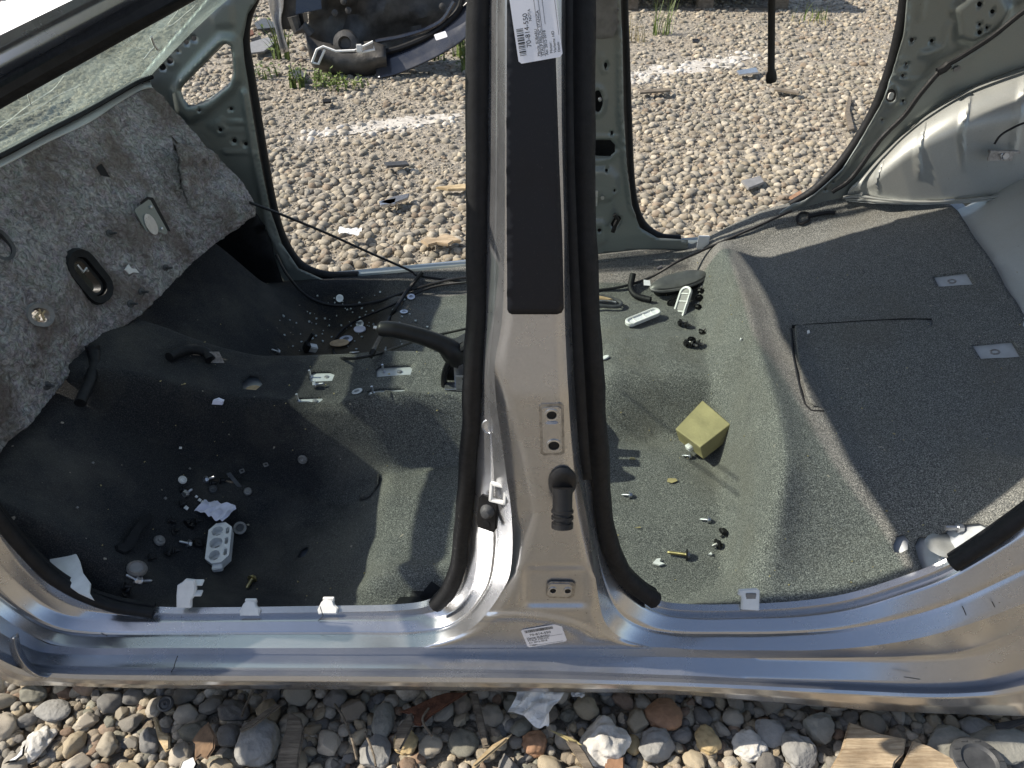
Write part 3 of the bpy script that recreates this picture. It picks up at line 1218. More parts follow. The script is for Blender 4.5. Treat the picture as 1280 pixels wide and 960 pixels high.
ring_mb(stadium(.05, .075), stadium(.034, .055), .010, M4).build('cable_grommet', M['darkgrey'], felt)
for q in ((137, 292), (207, 335), (177, 365), (163, 380), (118, 435), (58, 482)):
    M4 = onfelt(*q)
    s_ = MB().lathe([(.010, 0), (.010, .002), (.0035, .003), (.003, .022), (.002, .023)], 9, M4).build('stud', M['darkgrey'], felt)
M4 = onfelt(163, 338, R(-40))
t = MB().prism([(-.022, -.004), (-.008, -.012), (.004, -.004), (.022, -.002), (.01, .006), (-.004, .004), (-.012, .012)], .004, M4 @ Matrix.Translation((0, 0, .004)), .001)
t.build('torn_white_scrap', M['white'], felt)

pad_px = [(222, 178), (236, 181), (256, 182), (272, 193), (281, 217), (300, 233), (309, 258), (304, 268), (280, 292), (255, 306), (240, 280), (226, 232)]
fp = [onfelt(*q).translation for q in ((200, 180), (240, 290), (225, 240))]
pn = (fp[1] - fp[0]).cross(fp[2] - fp[0]).normalized()
p0 = onfelt(230, 230).translation


def feltplane(px, py, off):
    d = ray(px, py)
    n_ = Vector((.93, -.30, .2)).normalized()
    q0 = p0 + n_ * off
    t_ = (q0 - Vector((0, 0, CH))).dot(n_) / d.dot(n_)
    return Vector((0, 0, CH)) + d * t_


V, F = cdt(pad_px, [], 2.2)
ed = edgedist(V, pad_px)
vv = []
for a, e_ in zip(V, ed):
    q = feltplane(a[0], a[1], .006 + .022 * min(1, e_ / 9) ** .5)
    vv.append(q + Vector((.95, -.3, .1)) * (.008 * mnoise.noise(q * 34) + .005 * mnoise.noise(q * 80) + .006 * mnoise.noise(q * 15)))
o = mesh('felt_pad', vv, [tuple(f) for f in F], M['felt'], felt)
if sum(q.normal.x for q in o.data.polygons) < 0: o.data.flip_normals()
solid(o, .03)
# steel bulkhead behind the felt, kick carpet on the far side
t = MB()
V, F = cdt([(.93, .05), (1.6, .05), (2.31, .05), (2.31, .90), (1.6, .905), (.93, .90)], [ell(ST.y + .02, ST.z, .075, .17), ell(ST2.y + .02, ST2.z, .05, .15)], .05)
bx_ = np.interp(V[:, 0], [.93, 1.3, 1.6, 1.95, 2.31], [-1.09, -1.15, -1.17, -1.15, -1.10])
t.add([(x_, a[0], a[1]) for x_, a in zip(bx_, V)], [tuple(f) for f in F])
t.build('bulkhead', M['inner'], car)
kc = [(196, 352), (232, 290), (262, 262), (300, 250), (322, 268), (338, 300), (350, 345), (366, 382), (330, 420), (220, 420)]
V, F = cdt([(lambda p: (p.x, p.z))(P(*q, y=2.29)) for q in kc], [], .03)
o = mesh('kick_carpet', [(a[0], 2.285 + .012 * mnoise.noise(Vector((a[0] * 12, a[1] * 12, 0))), a[1]) for a in V], [tuple(f) for f in F], M['rubber'], car)
if sum(q.normal.y for q in o.data.polygons) > 0: o.data.flip_normals()
solid(o, .006)

# cowl lip and windscreen
def coww(px, py, dz):
    return P(px, py, z=.925 + dz)


cow_px = [(-330, 362), (-150, 277), (0, 203), (60, 171), (112, 144), (150, 122), (176, 107), (194, 100)]
cw = [P(a, b_, z=.928) for a, b_ in cow_px]
rows = [[Vector(p) for p in cr(tops, 6)], [Vector(p) + Vector((-.004, 0, .004)) for p in cr(tops, 6)], [Vector(p) + Vector((-.02, .012, .006)) for p in cr(cw, 6)], [Vector(p) + Vector((-.06, .03, -.02)) for p in cr(cw, 6)]]
o = MB().loft(rows).build('cowl_flange', M['arch'], car)
solid(o, .002)
MB().tube([Vector(p) + Vector((-.012, .004, .008)) for p in cr(cw, 6)], .011, 8, flat=.7).build('glass_sealant', M['rubber'], car)
# glass: from the cowl back up to the roof header
topg = []
for p in cr(cw, 6):
    p = Vector(p)
    u = (p.y - 1.0) / 1.28
    topg.append(Vector((p.x + .84 - .16 * min(1, u * 1.6), p.y - .02 - .09 * (1 - u), 1.335)))
gr = []
for j in range(9):
    w = j / 8
    gr.append([Vector(a).lerp(b_, w) + Vector((-.02, 0, .028)) * math.sin(w * math.pi) + Vector((-.012, .004, .010)) for a, b_ in zip(cr(cw, 6), topg)])
glass = MB().loft(gr).build('windscreen', M['glass'], car)
tag(glass, 'cracked pale green windscreen glass')
# cracks and scribbles on the glass
bvG = BVHTree.FromPolygons([tuple(p) for r_ in gr for p in r_], [(j * len(gr[0]) + i, j * len(gr[0]) + i + 1, (j + 1) * len(gr[0]) + i + 1, (j + 1) * len(gr[0]) + i) for j in range(8) for i in range(len(gr[0]) - 1)])


def onglass(pts, r_, k=5):
    out = []
    for a, b_ in cr(pts, k):
        d_ = ray(a, b_).normalized()
        q = bvG.ray_cast(Vector((0, 0, CH)), d_)[0]
        if q is None: continue
        out.append(q + (Vector((0, 0, CH)) - q).normalized() * .003)
    return out


t = MB()
for pts, r_ in (([(0, 152), (20, 148), (48, 135), (75, 118), (98, 108)], .0004), ([(0, 160), (34, 133), (66, 112), (80, 95)], .0004), ([(35, 118), (38, 130)], .0012),
                ([(206, 33), (215, 31), (232, 17), (244, 6), (240, -2), (228, 0), (222, 14), (210, 30)], .0006), ([(222, 2), (235, 5), (250, -4)], .0006),
                ([(189, 46), (192, 55), (197, 62)], .0032), ([(188, 18), (191, 28)], .0028), ([(168, 28), (169, 36)], .003), ([(180, 74), (188, 64), (194, 58)], .0018),
                ([(150, 45), (170, 60), (188, 60)], .0004), ([(140, 38), (160, 58)], .0006)):
    gp = onglass(pts, r_)
    if len(gp) > 2: t.tube(gp, r_, 5)
t.build('crack', M['white'], glass)

# header, roof and everything above the frame that shades the cabin
hd = [Vector(p) + Vector((-.012, .004, .010)) for p in topg]
roof_rows = []
for x_, zc in ((0, 0), (.06, .03), (.35, .05), (.9, .055), (1.5, .03), (1.9, -.02)):
    row = []
    for i, h_ in enumerate(hd):
        u = i / (len(hd) - 1)
        y_ = 1.06 + 1.13 * u
        crown = .045 * math.sin(u * math.pi)
        row.append(Vector((h_.x * (1 - x_ / 1.9) + x_ * 1.0 - (1 - x_ / 1.9) * 0 + (0 if x_ == 0 else .0), y_ if x_ else h_.y, 1.352 + zc * .6 + crown)))
    roof_rows.append(row)
solid(MB().loft(roof_rows).build('roof', M['silver'], car), .006)

# ------------------------------------------------------------------ far side of the cabin
YF_ = 2.30
# windscreen pillar with its three cornered quarter light
outA = [(158, 122), (178, 92), (203, 62), (250, 8), (275, -25), (325, -90), (395, -90), (335, -20), (309, 18), (303, 50), (306, 80), (317, 150), (327, 210), (338, 265), (352, 305), (373, 336), (405, 350), (450, 352), (450, 372), (420, 380), (367, 381), (352, 350), (338, 315), (328, 320), (300, 330), (250, 330), (215, 280), (180, 200)]
tri = [(226, 112), (232, 104), (246, 90), (262, 74), (278, 58), (285, 54), (290, 66), (291, 90), (287, 103), (270, 117), (255, 126), (236, 131)]
tri = cr(tri + [tri[0]], 2)[:-1]
holesA = [[tuple(q) for q in tri], ell(242, 48, 3.4), ell(213, 76, 4), ell(203, 84, 4.4), ell(222, 64, 1.6), rect(233, 53, 5, 6, .6), ell(276, 162, 2.6), ell(293, 176, 3), ell(307, 180, 2.6), ell(243, 174, 2), ell(289, 136, 2.3), ell(251, 137, 2.2)]
embA = [('poly', [(218, 112), (228, 98), (245, 80), (262, 62), (278, 46), (291, 48), (298, 70), (298, 98), (290, 112), (272, 128), (255, 142), (236, 150), (222, 138)], .012, .004, .012),
        ('poly', [(226, 112), (246, 90), (278, 58), (288, 58), (291, 90), (287, 103), (262, 124), (236, 131)], -.018, .002, .010),
        ('line', [(186, 92), (212, 62), (255, 12), (290, -30)], .008, .004, .005), ('poly', [(265, 20), (280, 2), (288, 6), (290, 30), (270, 32)], .005, .004, .005),
        ('line', [(286, 154), (304, 152)], .007, .003, .004), ('line', [(284, 164), (306, 164)], .005, .002, .004), ('line', [(280, 190), (322, 192)], .006, .003, .004),
        ('line', [(262, 158), (278, 150)], .006, .004, .005), ('line', [(240, 162), (255, 165)], .004, .002, .003), ('line', [(305, 115), (318, 200), (335, 285), (360, 335)], .010, .006, .006),
        ('line', [(222, 150), (245, 168), (262, 186)], .006, .003, .005), ('line', [(383, 362), (410, 368), (440, 370)], .006, .005, .004), ('poly', ell(276, 162, 7), .004, .001, .003),
        ('poly', ell(213, 76, 8), .004, .001, .003)]
pA = pxpanel('front_pillar', YF_, outA, holesA, embA, M['inner'], car, .0095)
# second skin behind, so that punched holes look into a dark hollow
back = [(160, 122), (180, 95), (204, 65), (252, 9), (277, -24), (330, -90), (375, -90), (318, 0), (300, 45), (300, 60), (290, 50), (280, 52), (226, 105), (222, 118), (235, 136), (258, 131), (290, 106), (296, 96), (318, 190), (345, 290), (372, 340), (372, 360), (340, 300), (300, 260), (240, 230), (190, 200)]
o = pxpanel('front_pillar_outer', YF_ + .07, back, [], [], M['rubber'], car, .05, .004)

# far sill
sill = MB()
n_ = 14
pxl = np.linspace(360, 900, n_)
up = np.interp(pxl, [360, 447, 584, 745, 800, 900], [346, 340, 327, 309, 304, 297])
lo = np.interp(pxl, [360, 422, 584, 745, 800, 900], [384, 380, 358, 334, 327, 316])
rA = [P(a, b_, y=2.335) for a, b_ in zip(pxl, up)]
rB = [P(a, b_ + 3, y=2.318) for a, b_ in zip(pxl, up)]
rC = [P(a, (b_ + c_) / 2 - 3, y=2.305) for a, b_, c_ in zip(pxl, up, lo)]
rD = [P(a, c_ + 4, y=2.285) for a, c_ in zip(pxl, lo)]
rows = [[p + Vector((0, .02, -.12)) for p in rA], [p + Vector((0, .016, .0)) for p in rA], rA, rB, rC, rD, [p + Vector((0, -.01, -.06)) for p in rD]]
o = sill.loft(rows_soft(rows)).build('far_sill', M['inner'], car, sharp=60)
# carpet edging lapped over it, its bright trim
t = MB()
sel = [i for i in range(n_) if 400 < pxl[i] < 880]
t.loft([[rB[i] + Vector((0, -.006, -.006)) for i in sel], [rC[i] + Vector((0, -.008, 0)) for i in sel], [rD[i] + Vector((0, -.012, -.004)) for i in sel]])
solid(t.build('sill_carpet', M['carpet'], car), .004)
t = MB().tube([P(a, b_, y=2.345) for a, b_ in cr([(448, 341), (520, 333), (590, 326)], 5)], .008, 8, flat=.6)
t.build('sill_trim', M['zinc'], car)
MB().prism([(-.02, -.008), (.02, -.008), (.016, .008), (-.016, .008)], .003, orient(P(465, 354, y=2.285), (0, -.85, .5))).build('white_clip', M['white'], car)

# far centre pillar, the strip right of the near pillar
outB = [(700, -90), (778, -90), (776, 0), (778, 60), (780, 140), (783, 210), (788, 255), (800, 285), (822, 298), (860, 300), (860, 312), (800, 312), (745, 318), (690, 324), (690, 200)]
holesB = [ell(747, 126, 6.5, 14), rect(754, 185, 30, 20, 0, .3), ell(734, 60, 4), ell(757, 82, 2.2, 4), ell(732, 100, 3, 5), rect(765, 166, 3, 5), rect(768, 237, 3, 4), ell(758, 212, 2), ell(749, 287, 2.4), rect(770, 277, 9, 16, .5, .3)]
embB = [('poly', ell(747, 126, 10, 19), .006, .001, .005), ('line', [(742, 202), (760, 200), (770, 190)], .010, .004, .006), ('poly', rect(752, 230, 40, 40), .010, 0, .012), ('line', [(735, 172), (772, 172)], .006, .002, .004),
        ('poly', ell(734, 60, 9), .005, .001, .004), ('line', [(775, 40), (776, 140), (782, 210), (790, 262), (820, 294)], .012, .006, .005), ('poly', rect(748, 290, 20, 30), .006, 0, .006), ('line', [(750, 70), (756, 90)], .006, .003, .004)]
pB = pxpanel('centre_pillar', 2.285, outB, holesB, embB, M['inner'], car, .0095)
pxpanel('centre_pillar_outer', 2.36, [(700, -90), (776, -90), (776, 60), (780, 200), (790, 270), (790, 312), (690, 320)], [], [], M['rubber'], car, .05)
# trim pad on top of it
o = pxpanel('pillar_trim', 2.262, [(726, -90), (771, -90), (771, 36), (766, 47), (752, 49), (728, 46)], [], [('line', [(762, -60), (762, 40)], .004, .004, .003)], M['grey'], car, .015, .012)
MB().lathe([(.006, 0), (.006, .004), (.003, .006)], 10, orient(P(750, 124, y=2.29), (0, -1, 0))).build('bolt_head', M['zinc'], car)
t = MB()
t.box((0, 0, 0), (.03, .006, .05), Matrix.Translation(P(741, 248, y=2.27)), .001)
for q in ((744, 246), (753, 247)):
    t.lathe([(.006, 0), (.006, .004)], 8, orient(P(*q, y=2.268), (0, -1, 0)))
t.build('seat_belt_bracket', M['zinc'], car)
t = MB().tube([P(a, b_, y=2.26) for a, b_ in ((766, 290), (769, 281), (772, 274), (768, 268))], .007, 7).build('latch_clip', M['black'], car)

# rear far pillar
outC = [(1138, -90), (1400, -90), (1400, 110), (1300, 122), (1230, 140), (1180, 165), (1130, 205), (1090, 246), (1040, 258), (990, 268), (960, 276), (990, 256), (1020, 240), (1052, 210), (1078, 172), (1098, 135), (1116, 90), (1128, 45), (1134, 0)]
holesC = [ell(1113, 119, 7, 9, .2), ell(1140, 50, 3), ell(1165, 51, 2.6), ell(1133, 80, 2), ell(1128, 94, 2.4), ell(1129, 126, 2), ell(1103, 150, 1.6), ell(1042, 228, 1.6), ell(1032, 237, 1.6), ell(1221, 4, 3.4), ell(1237, 13, 3), ell(1221, 29, 2), ell(1230, 33, 2), ell(1221, 39, 3)]
embC = [('poly', [(1190, 10), (1215, -10), (1250, -10), (1262, 10), (1250, 38), (1215, 55), (1195, 48)], .016, 0, .012), ('line', [(1115, 76), (1200, 68), (1240, 40)], .004, .002, .003), ('line', [(1152, 68), (1178, 60), (1186, 30)], .008, .006, .006),
        ('poly', ell(1113, 119, 12, 13), .005, .001, .005), ('poly', ell(1128, 94, 8), .004, .001, .004), ('line', [(1130, 100), (1160, 102), (1172, 84)], .004, .002, .003), ('line', [(1130, -60), (1128, 40), (1098, 130), (1050, 212), (1000, 254)], .014, .008, .006),
        ('line', [(1150, 20), (1156, -10), (1166, -30)], .006, .006, .006), ('line', [(1075, 195), (1105, 165)], .004, .003, .004), ('line', [(1180, 90), (1230, 60), (1265, 20)], .006, .004, .006)]
pC = pxpanel('rear_pillar', 2.27, outC, holesC, embC, M['inner'], car, .0105)
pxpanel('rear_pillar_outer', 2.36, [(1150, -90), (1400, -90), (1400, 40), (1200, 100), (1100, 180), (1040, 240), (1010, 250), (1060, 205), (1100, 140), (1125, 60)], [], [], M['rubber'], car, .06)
MB().prism(rect(0, 0, .016, .02), .004, orient(P(1113, 120, y=2.285), (.2, -1, .1))).build('white_clip', M['white'], car)
MB().prism(rect(0, 0, .02, .012), .003, orient(P(1196, 86, y=2.262), (0, -1, 0), .4)).build('pale_plug', M['grey'], car)


def farstrip(pts, y, r_, k=6, flat=1.0):
    p = [P(a, b_, y=y) for a, b_ in cr(pts, k)]
    mb = MB().tube(p, r_, 10, flat=flat)
    return mb.build('weatherstrip', M['rubber'], car)


farstrip([(352, -90), (325, -20), (309, 20), (306, 52), (311, 84), (322, 150), (332, 210), (343, 265), (356, 303), (377, 332), (408, 344), (448, 344)], 2.322, .015)
farstrip([(779, -90), (779, 0), (781, 60), (784, 140), (787, 210), (792, 252), (803, 280), (824, 296), (850, 299)], 2.31, .0145)
farstrip([(1138, -90), (1131, 0), (1124, 42), (1113, 86), (1096, 132), (1074, 172), (1048, 208), (1018, 238), (988, 257)], 2.30, .0155)
# wiring along the rear far pillar
t = MB().tube([P(a, b_, y=2.24) for a, b_ in cr([(1330, -20), (1280, 14), (1240, 46), (1200, 72), (1178, 86), (1150, 118), (1130, 145), (1100, 175), (1065, 222), (1040, 240)], 5)], .0075, 8)
t.tube([P(a, b_, y=2.235) for a, b_ in ((1186, 80), (1180, 86), (1172, 90))], .012, 8)
t.build('wiring_loom', M['rubber'], car)

# rear wheel arch bulging into the cabin
cA = [(1058, 246), (1062, 236), (1075, 224), (1100, 198), (1130, 168), (1160, 144), (1200, 118), (1240, 100), (1290, 82), (1350, 66), (1420, 60)]
cBm = [(1058, 247), (1072, 242), (1095, 228), (1125, 205), (1160, 185), (1200, 170), (1240, 163), (1290, 158), (1350, 155), (1420, 152)]
cBm.insert(2, (1082, 237))
cBb = [(1056, 250), (1070, 251), (1090, 252), (1110, 252), (1140, 251), (1180, 249), (1220, 246), (1250, 243), (1290, 238), (1350, 232), (1420, 226)]
depthA = [2.27] * 11
rows = []
yb = [2.26, 2.25, 2.23, 2.20, 2.17, 2.15, 2.14, 2.13, 2.12, 2.12, 2.12]
yt = [2.262] * 11
K = 40
KS = 16
dA, dM, dB = cr(cA, KS), cr(cBm, KS), cr(cBb, KS)
yT = np.interp(np.arange(len(dA)) / KS, range(11), yt)
yB = np.interp(np.arange(len(dA)) / KS, range(11), yb)
for j in range(K + 1):
    w = j / K
    row = []
    for i in range(len(dA)):
        if w < .5:
            a = w / .5
            q = dA[i] + (dM[i] - dA[i]) * a
            yy = yT[i] + (yB[i] + .01 - yT[i]) * (1 - (1 - a) ** 2.2)
        else:
            a = (w - .5) / .5
            q = dM[i] + (dB[i] - dM[i]) * a
            yy = yB[i] + .01 * (1 - a)
        u = i / KS
        rib = sum(.008 * math.exp(-((u + .6 * w - r0) / .085) ** 2) for r0 in (3.2, 4.9, 6.3, 7.9))
        rib *= float(ss(.02, .12, w) * (1 - ss(.62, .80, w)))
        p = P(q[0], q[1], y=yy)
        row.append(p + Vector((0, -rib, rib * .6)))
    rows.append(row)
arch = MB().loft(rows).build('wheel_arch', M['arch'], car)
solid(arch, .003)
# smeared white sealant along its foot
t = MB()
for k_ in range(3):
    pts = [(1055 + k_ * 3, 247 + k_ * 2), (1075, 246 + k_ * 3), (1110, 250 + k_ * 2), (1150, 252 + k_), (1200, 251 + k_), (1250, 246 + k_), (1300, 240 + k_), (1360, 234)]
    p = [P(a + random.uniform(-3, 3), b_ + random.uniform(-.8, .8), y=y_) for (a, b_), y_ in zip(pts, (2.25, 2.235, 2.19, 2.16, 2.13, 2.11, 2.10, 2.10))]
    t.tube([Vector(q) for q in cr(p, 5)], [.004 + .004 * random.random() for _ in range(len(cr(p, 5)))], 6, flat=.6)
t.build('sealant', M['arch'], car)
# bracket with a bolt, thin cable above it
t = MB()
M4 = orient(P(1251, 194, y=2.10), (-.1, -1, .15))
t.box((0, 0, .0), (.065, .03, .006), M4, .001)
t.box((0, .012, .012), (.08, .006, .02), M4, .001)
bk = t.build('arch_bracket', M['steel'], car)
MB().lathe([(.012, 0), (.012, .004), (.009, .005), (.009, .012)], 6, M4 @ Matrix.Translation((.008, 0, .002))).build('bolt', M['zinc'], bk)
t = MB().tube([P(a, b_, y=2.09) for a, b_ in cr([(1243, 180), (1250, 170), (1262, 162), (1285, 152), (1330, 140)], 5)], .003, 6)
t.build('thin_cable', M['black'], bk)

# steel behind the seat pan (right edge)
t = MB()
rows = []
for w in np.linspace(0, 1, 10):
    row = []
    for i in range(16):
        u = i / 15
        a = np.array(hitxy(1197 + (1300 - 1197) * u, 263 + (425 - 263) * u))
        q = (a[0] + .02 + .32 * w - .02, a[1] + .01 + .10 * w * (1 - u))
        zz = float(hcar(q[0], q[1])) - .014 + .05 * w - .02 * math.sin(w * 6 + u * 3) * (w > .05)
        row.append((q[0] - .03, q[1], zz))
    rows.append(row)
o = t.loft(rows).build('rear_floor', M['arch'], car)
solid(o, .003)

# inner side of the far body below the openings and behind the arch
t = MB()
t.loft([[Vector((x_, 2.33, z_)) for x_ in np.linspace(1.02, 2.2, 12)] for z_ in (.2, .45, .62)])
t.build('quarter_inner', M['inner'], car)

# metal in the carpet cut-outs, with bolts
for pts, sc in ((plateA, 1), (plateB, 1)):
    c = np.mean(pts, 0)
    zc = float(hcar(*c))
    e = .02
    n_ = Vector((-float(hcar(c[0] + e, c[1]) - hcar(c[0] - e, c[1])) / (2 * e), -float(hcar(c[0], c[1] + e) - hcar(c[0], c[1] - e)) / (2 * e), 1))
    q = [(c[0] + (p[0] - c[0]) * 1.08, c[1] + (p[1] - c[1]) * 1.08) for p in pts]
    pl_ = mesh('anchor_plate', [(a, b_, float(hcar(a, b_)) - .0055) for a, b_ in q], [tuple(range(len(q)))], M['primer'], car, smooth=False)
    if pl_.data.polygons[0].normal.z < 0: pl_.data.flip_normals()
    M4 = orient((c[0], c[1], zc - .008), n_)
    MB().lathe([(.011, 0), (.011, .003), (.0095, .004), (.006, .0035), (.006, .001)], 12, M4).build('threaded_hole', M['steel'], pl_)
# pressed metal in the corner cut-out, with its tube end
p, n_ = hit(1190, 682, (bvP,))
M4 = orient(p, (0, 0, 1))
t = MB().lathe([(.050, 0), (.040, .004), (.030, .005), (.016, .003), (.014, .002)], 16, M4, 1.0, .7)
sp_ = t.build('pressed_boss', M['arch'], car)
p2, _ = hit(1195, 667, (bvP,))
MB().tube([p2 + Vector((-.026, 0, .016)), p2 + Vector((-.005, 0, .016)), p2 + Vector((-.004, 0, .016)), p2 + Vector((.006, 0, .016))], [.005, .005, .009, .009], 8).build('pin', M['zinc'], sp_)

# brackets with studs in the tunnel cut-outs
for pts in tun_holes[1:]:
    c = np.mean(pts, 0)
    zc = float(hcar(*c))
    q = [(c[0] + (p[0] - c[0]) * 1.12, c[1] + (p[1] - c[1]) * 1.12) for p in pts]
    b0 = mesh('mount_plate', [(a, b_, float(hcar(a, b_)) - .005) for a, b_ in q], [tuple(range(len(q)))], M['primer'], car, smooth=False)
    if b0.data.polygons[0].normal.z < 0: b0.data.flip_normals()
    for dx in (-.028, .012):
        MB().lathe([(.006, 0), (.006, .003), (.003, .0035), (.003, .022 if dx < 0 else .004)], 8, Matrix.Translation((c[0] + dx, c[1], zc - .006))).build('stud', M['zinc'] if dx < 0 else M['steel'], b0)
c = np.mean(tun_holes[0], 0)
MB().prism(ell(c[0] + .004, c[1] - .01, .018, .014), .002, Matrix.Translation((0, 0, float(hcar(*c)) - .012))).build('tan_backing', M['tan'], car)

# ---- fittings of the near pillar
def onpillar(px, py, c=.072, spin=0):
    p = P(px, py, y=surf(c))
    z = Vector((0, -1, 0.0))
    x = Vector((1, 0, 0))
    y = Vector((0, 0, 1))
    M4 = Matrix((x, y, z)).transposed().to_4x4() @ Matrix.Rotation(spin, 4, 'Z')
    M4.translation = p
    return M4


def pz(px, py, c):
    p = P(px, py, y=surf(c))
    return p


M4 = onpillar(690, 537, .0725, R(3))
h1 = MB().prism(rect(0, 0, .036, .098, 0, .12), .0012, M4).build('hinge_mount', M['steel'], car, smooth=False)
tag(h1, 'upright hinge mount with bare scraped edges')
MB().box((0, .002, .0025), (.018, .030, .007), M4, .002).build('raised_block', M['silver'], h1)
MB().prism(rect(0, 0, .028, .086, 0, .12), .0012, M4 @ Matrix.Translation((0, 0, .0014))).build('clean_patch', M['silver'], h1, smooth=False)
for q, r_ in (((.0, .03), .0075), ((.002, -.028), .0085)):
    g = MB().lathe([(r_ + .003, .0026), (r_ + .003, .004), (r_, .0042), (r_, .002)], 14, M4 @ Matrix.Translation((*q, 0))).build('bolt_hole', M['zinc'], h1)
    MB().lathe([(r_ - .0005, .0028), (r_ - .001, .003)], 14, M4 @ Matrix.Translation((*q, 0))).build('hole_depth', M['rubber'], g)
M4 = onpillar(701, 737, .0675, R(-2))
h2 = MB().prism(rect(0, 0, .050, .044, 0, .15), .0012, M4).build('hinge_mount', M['steel'], car, smooth=False)
tag(h2, 'wide hinge mount with dark smears low on the pillar')
MB().prism(rect(-.002, .001, .042, .034, 0, .15), .0012, M4 @ Matrix.Translation((0, 0, .0014))).build('clean_patch', M['silver'], h2, smooth=False)
for q in ((-.014, .001), (.012, .001)):
    g = MB().lathe([(.0075, .0026), (.0075, .004), (.0055, .0042), (.0055, .002)], 12, M4 @ Matrix.Translation((*q, 0)), 1, 1.1).build('bolt_hole', M['zinc'], h2)
    MB().lathe([(.005, .0028), (.0045, .003)], 12, M4 @ Matrix.Translation((*q, 0))).build('hole_depth', M['rubber'], g)
# rubber wiring boot
M4 = onpillar(703, 602, .0725, 0)
wb = MB().lathe([(.026, 0), (.026, .004), (.022, .008), (.017, .010)], 18, M4, .85, 1.25).build('wiring_boot', M['black'], car)
a0, a1 = M4 @ Vector((0, -.004, .008)), M4 @ Vector((.0, -.060, .040))
dv = a1 - a0
t = MB().tube([a0, a0 + dv * .25, a0 + dv * .55, a0 + dv * .56, a0 + dv * .62, a0 + dv * .63, a0 + dv * .70, a0 + dv * .71, a0 + dv * .78, a0 + dv * .80, a0 + dv * .86, a0 + dv * .87, a1],
              [.0165, .0155, .0155, .0175, .0175, .0145, .0145, .0175, .0175, .0145, .0145, .017, .017], 16)
t.build('boot_sleeve', M['black'], wb)
t = MB().tube([a1 - dv * .02, a1 + dv * .01], .0135, 16)
t.build('sleeve_end', M['rubber'], wb)
# plug, clip and rubber buffer on the front jamb
def onjamb(px, py, c):
    p = P(px, py, y=surf(c))
    z = Vector((-.30, -.9, .25)).normalized()
    x = Vector((0, 0, 1)).cross(z).normalized()
    y = z.cross(x)
    M4 = Matrix((x, y, z)).transposed().to_4x4()
    M4.translation = p
    return M4


M4 = onjamb(612, 533, .028)
MB().lathe([(.0125, 0), (.0125, .002), (.011, .003), (.0105, .0015), (.003, .0018)], 18, M4).build('round_plug', M['silver'], car)
M4 = onjamb(611, 640, .036)
rb_ = MB().prism([(-.015, -.030), (.013, -.033), (.017, -.026), (.017, .026), (.013, .032), (-.013, .032), (-.017, .026), (-.018, -.022)], .008, M4, .002).build('door_buffer', M['black'], car)
MB().lathe([(.013, .006), (.012, .012), (.008, .016), (.007, .021), (.003, .022)], 14, M4 @ Matrix.Translation((0, .006, 0))).build('buffer_knob', M['darkgrey'], rb_)
MB().lathe([(.006, .008), (.006, .0095), (.002, .0096)], 12, M4 @ Matrix.Translation((0, -.018, 0))).build('buffer_bolt', M['rubber'], rb_)
M4 = onjamb(624, 615, .048)
t = MB()
for q, s_ in (((-.012, 0, .004), (.005, .034, .008)), ((.012, 0, .004), (.005, .034, .008)), ((0, .015, .004), (.028, .005, .008)), ((0, -.015, .004), (.028, .005, .008))):
    t.box(q, s_, M4, .001)
t.build('white_clip', M['white'], car)

# ---- scratches and chips in the paint
rs_ = random.Random(5)
t = MB()
for pts, c_ in (([(222, 820), (219, 828), (217, 836)], .100), ([(218, 834), (214, 840)], .103), ([(1203, 758), (1207, 767), (1210, 778)], .055), ([(1240, 752), (1244, 760)], .058), ([(400, 758), (404, 770), (398, 776)], .016),
                ([(1130, 846), (1150, 849)], .10), ([(620, 822), (640, 823)], .07), ([(126, 791), (134, 795)], .05), ([(570, 640), (575, 660)], .03)):
    t.tube([P(a, b_, y=surf(c_ + .001)) for a, b_ in pts], .0008, 5)
for _ in range(60):
    a, b_ = rs_.uniform(60, 1240), rs_.choice((rs_.uniform(778, 806), rs_.uniform(822, 834)))
    c_ = .036 if b_ < 810 else .085
    if 540 < a < 830: continue
t.build('scratch', M['ink'], car)
# ---- stickers
sticker([(688, 84), (664, -34), (640, 87)], .0785, 'white barcode sticker on the black film of the pillar',
        [], (0, 0, 0, 0), [], car) if False else None
# upper sticker: reads upwards along the pillar
upper = sticker([(703.5, 70.5), (690, -42), (648.5, 79)], .0815, 'large white barcode sticker over the black film',
                [('70-814-550', .17, .665, .15), ('NOTA', .46, .585, .085), ('Marca: SUBARU', .05, .50, .085), ('STALP MIJLOC STANGA', .05, .405, .088), ('An: 2012-2018', .05, .315, .085), ('Motor:', .06, .215, .085), ('Varianta: HD', .06, .13, .085), ('Detalii:', .06, .045, .075)],
                (.09, .40, .80, .95), [(.04, .98, .48), (.04, .9, .385), (.40, .9, .30), (.25, .95, .03)], car)
lower = sticker([(660, 809), (709, 801), (648, 788)], .0735, 'small white barcode sticker low on the pillar foot',
                [('70-814-550', .16, .60, .16), ('Marca: SUBARU', .06, .46, .12), ('STALP MIJLOC', .06, .32, .12), ('An: 2012-2018', .06, .2, .11), ('Motor:', .06, .07, .10)],
                (.08, .78, .80, .94), [(.05, .95, .44), (.12, .9, .06)], car)

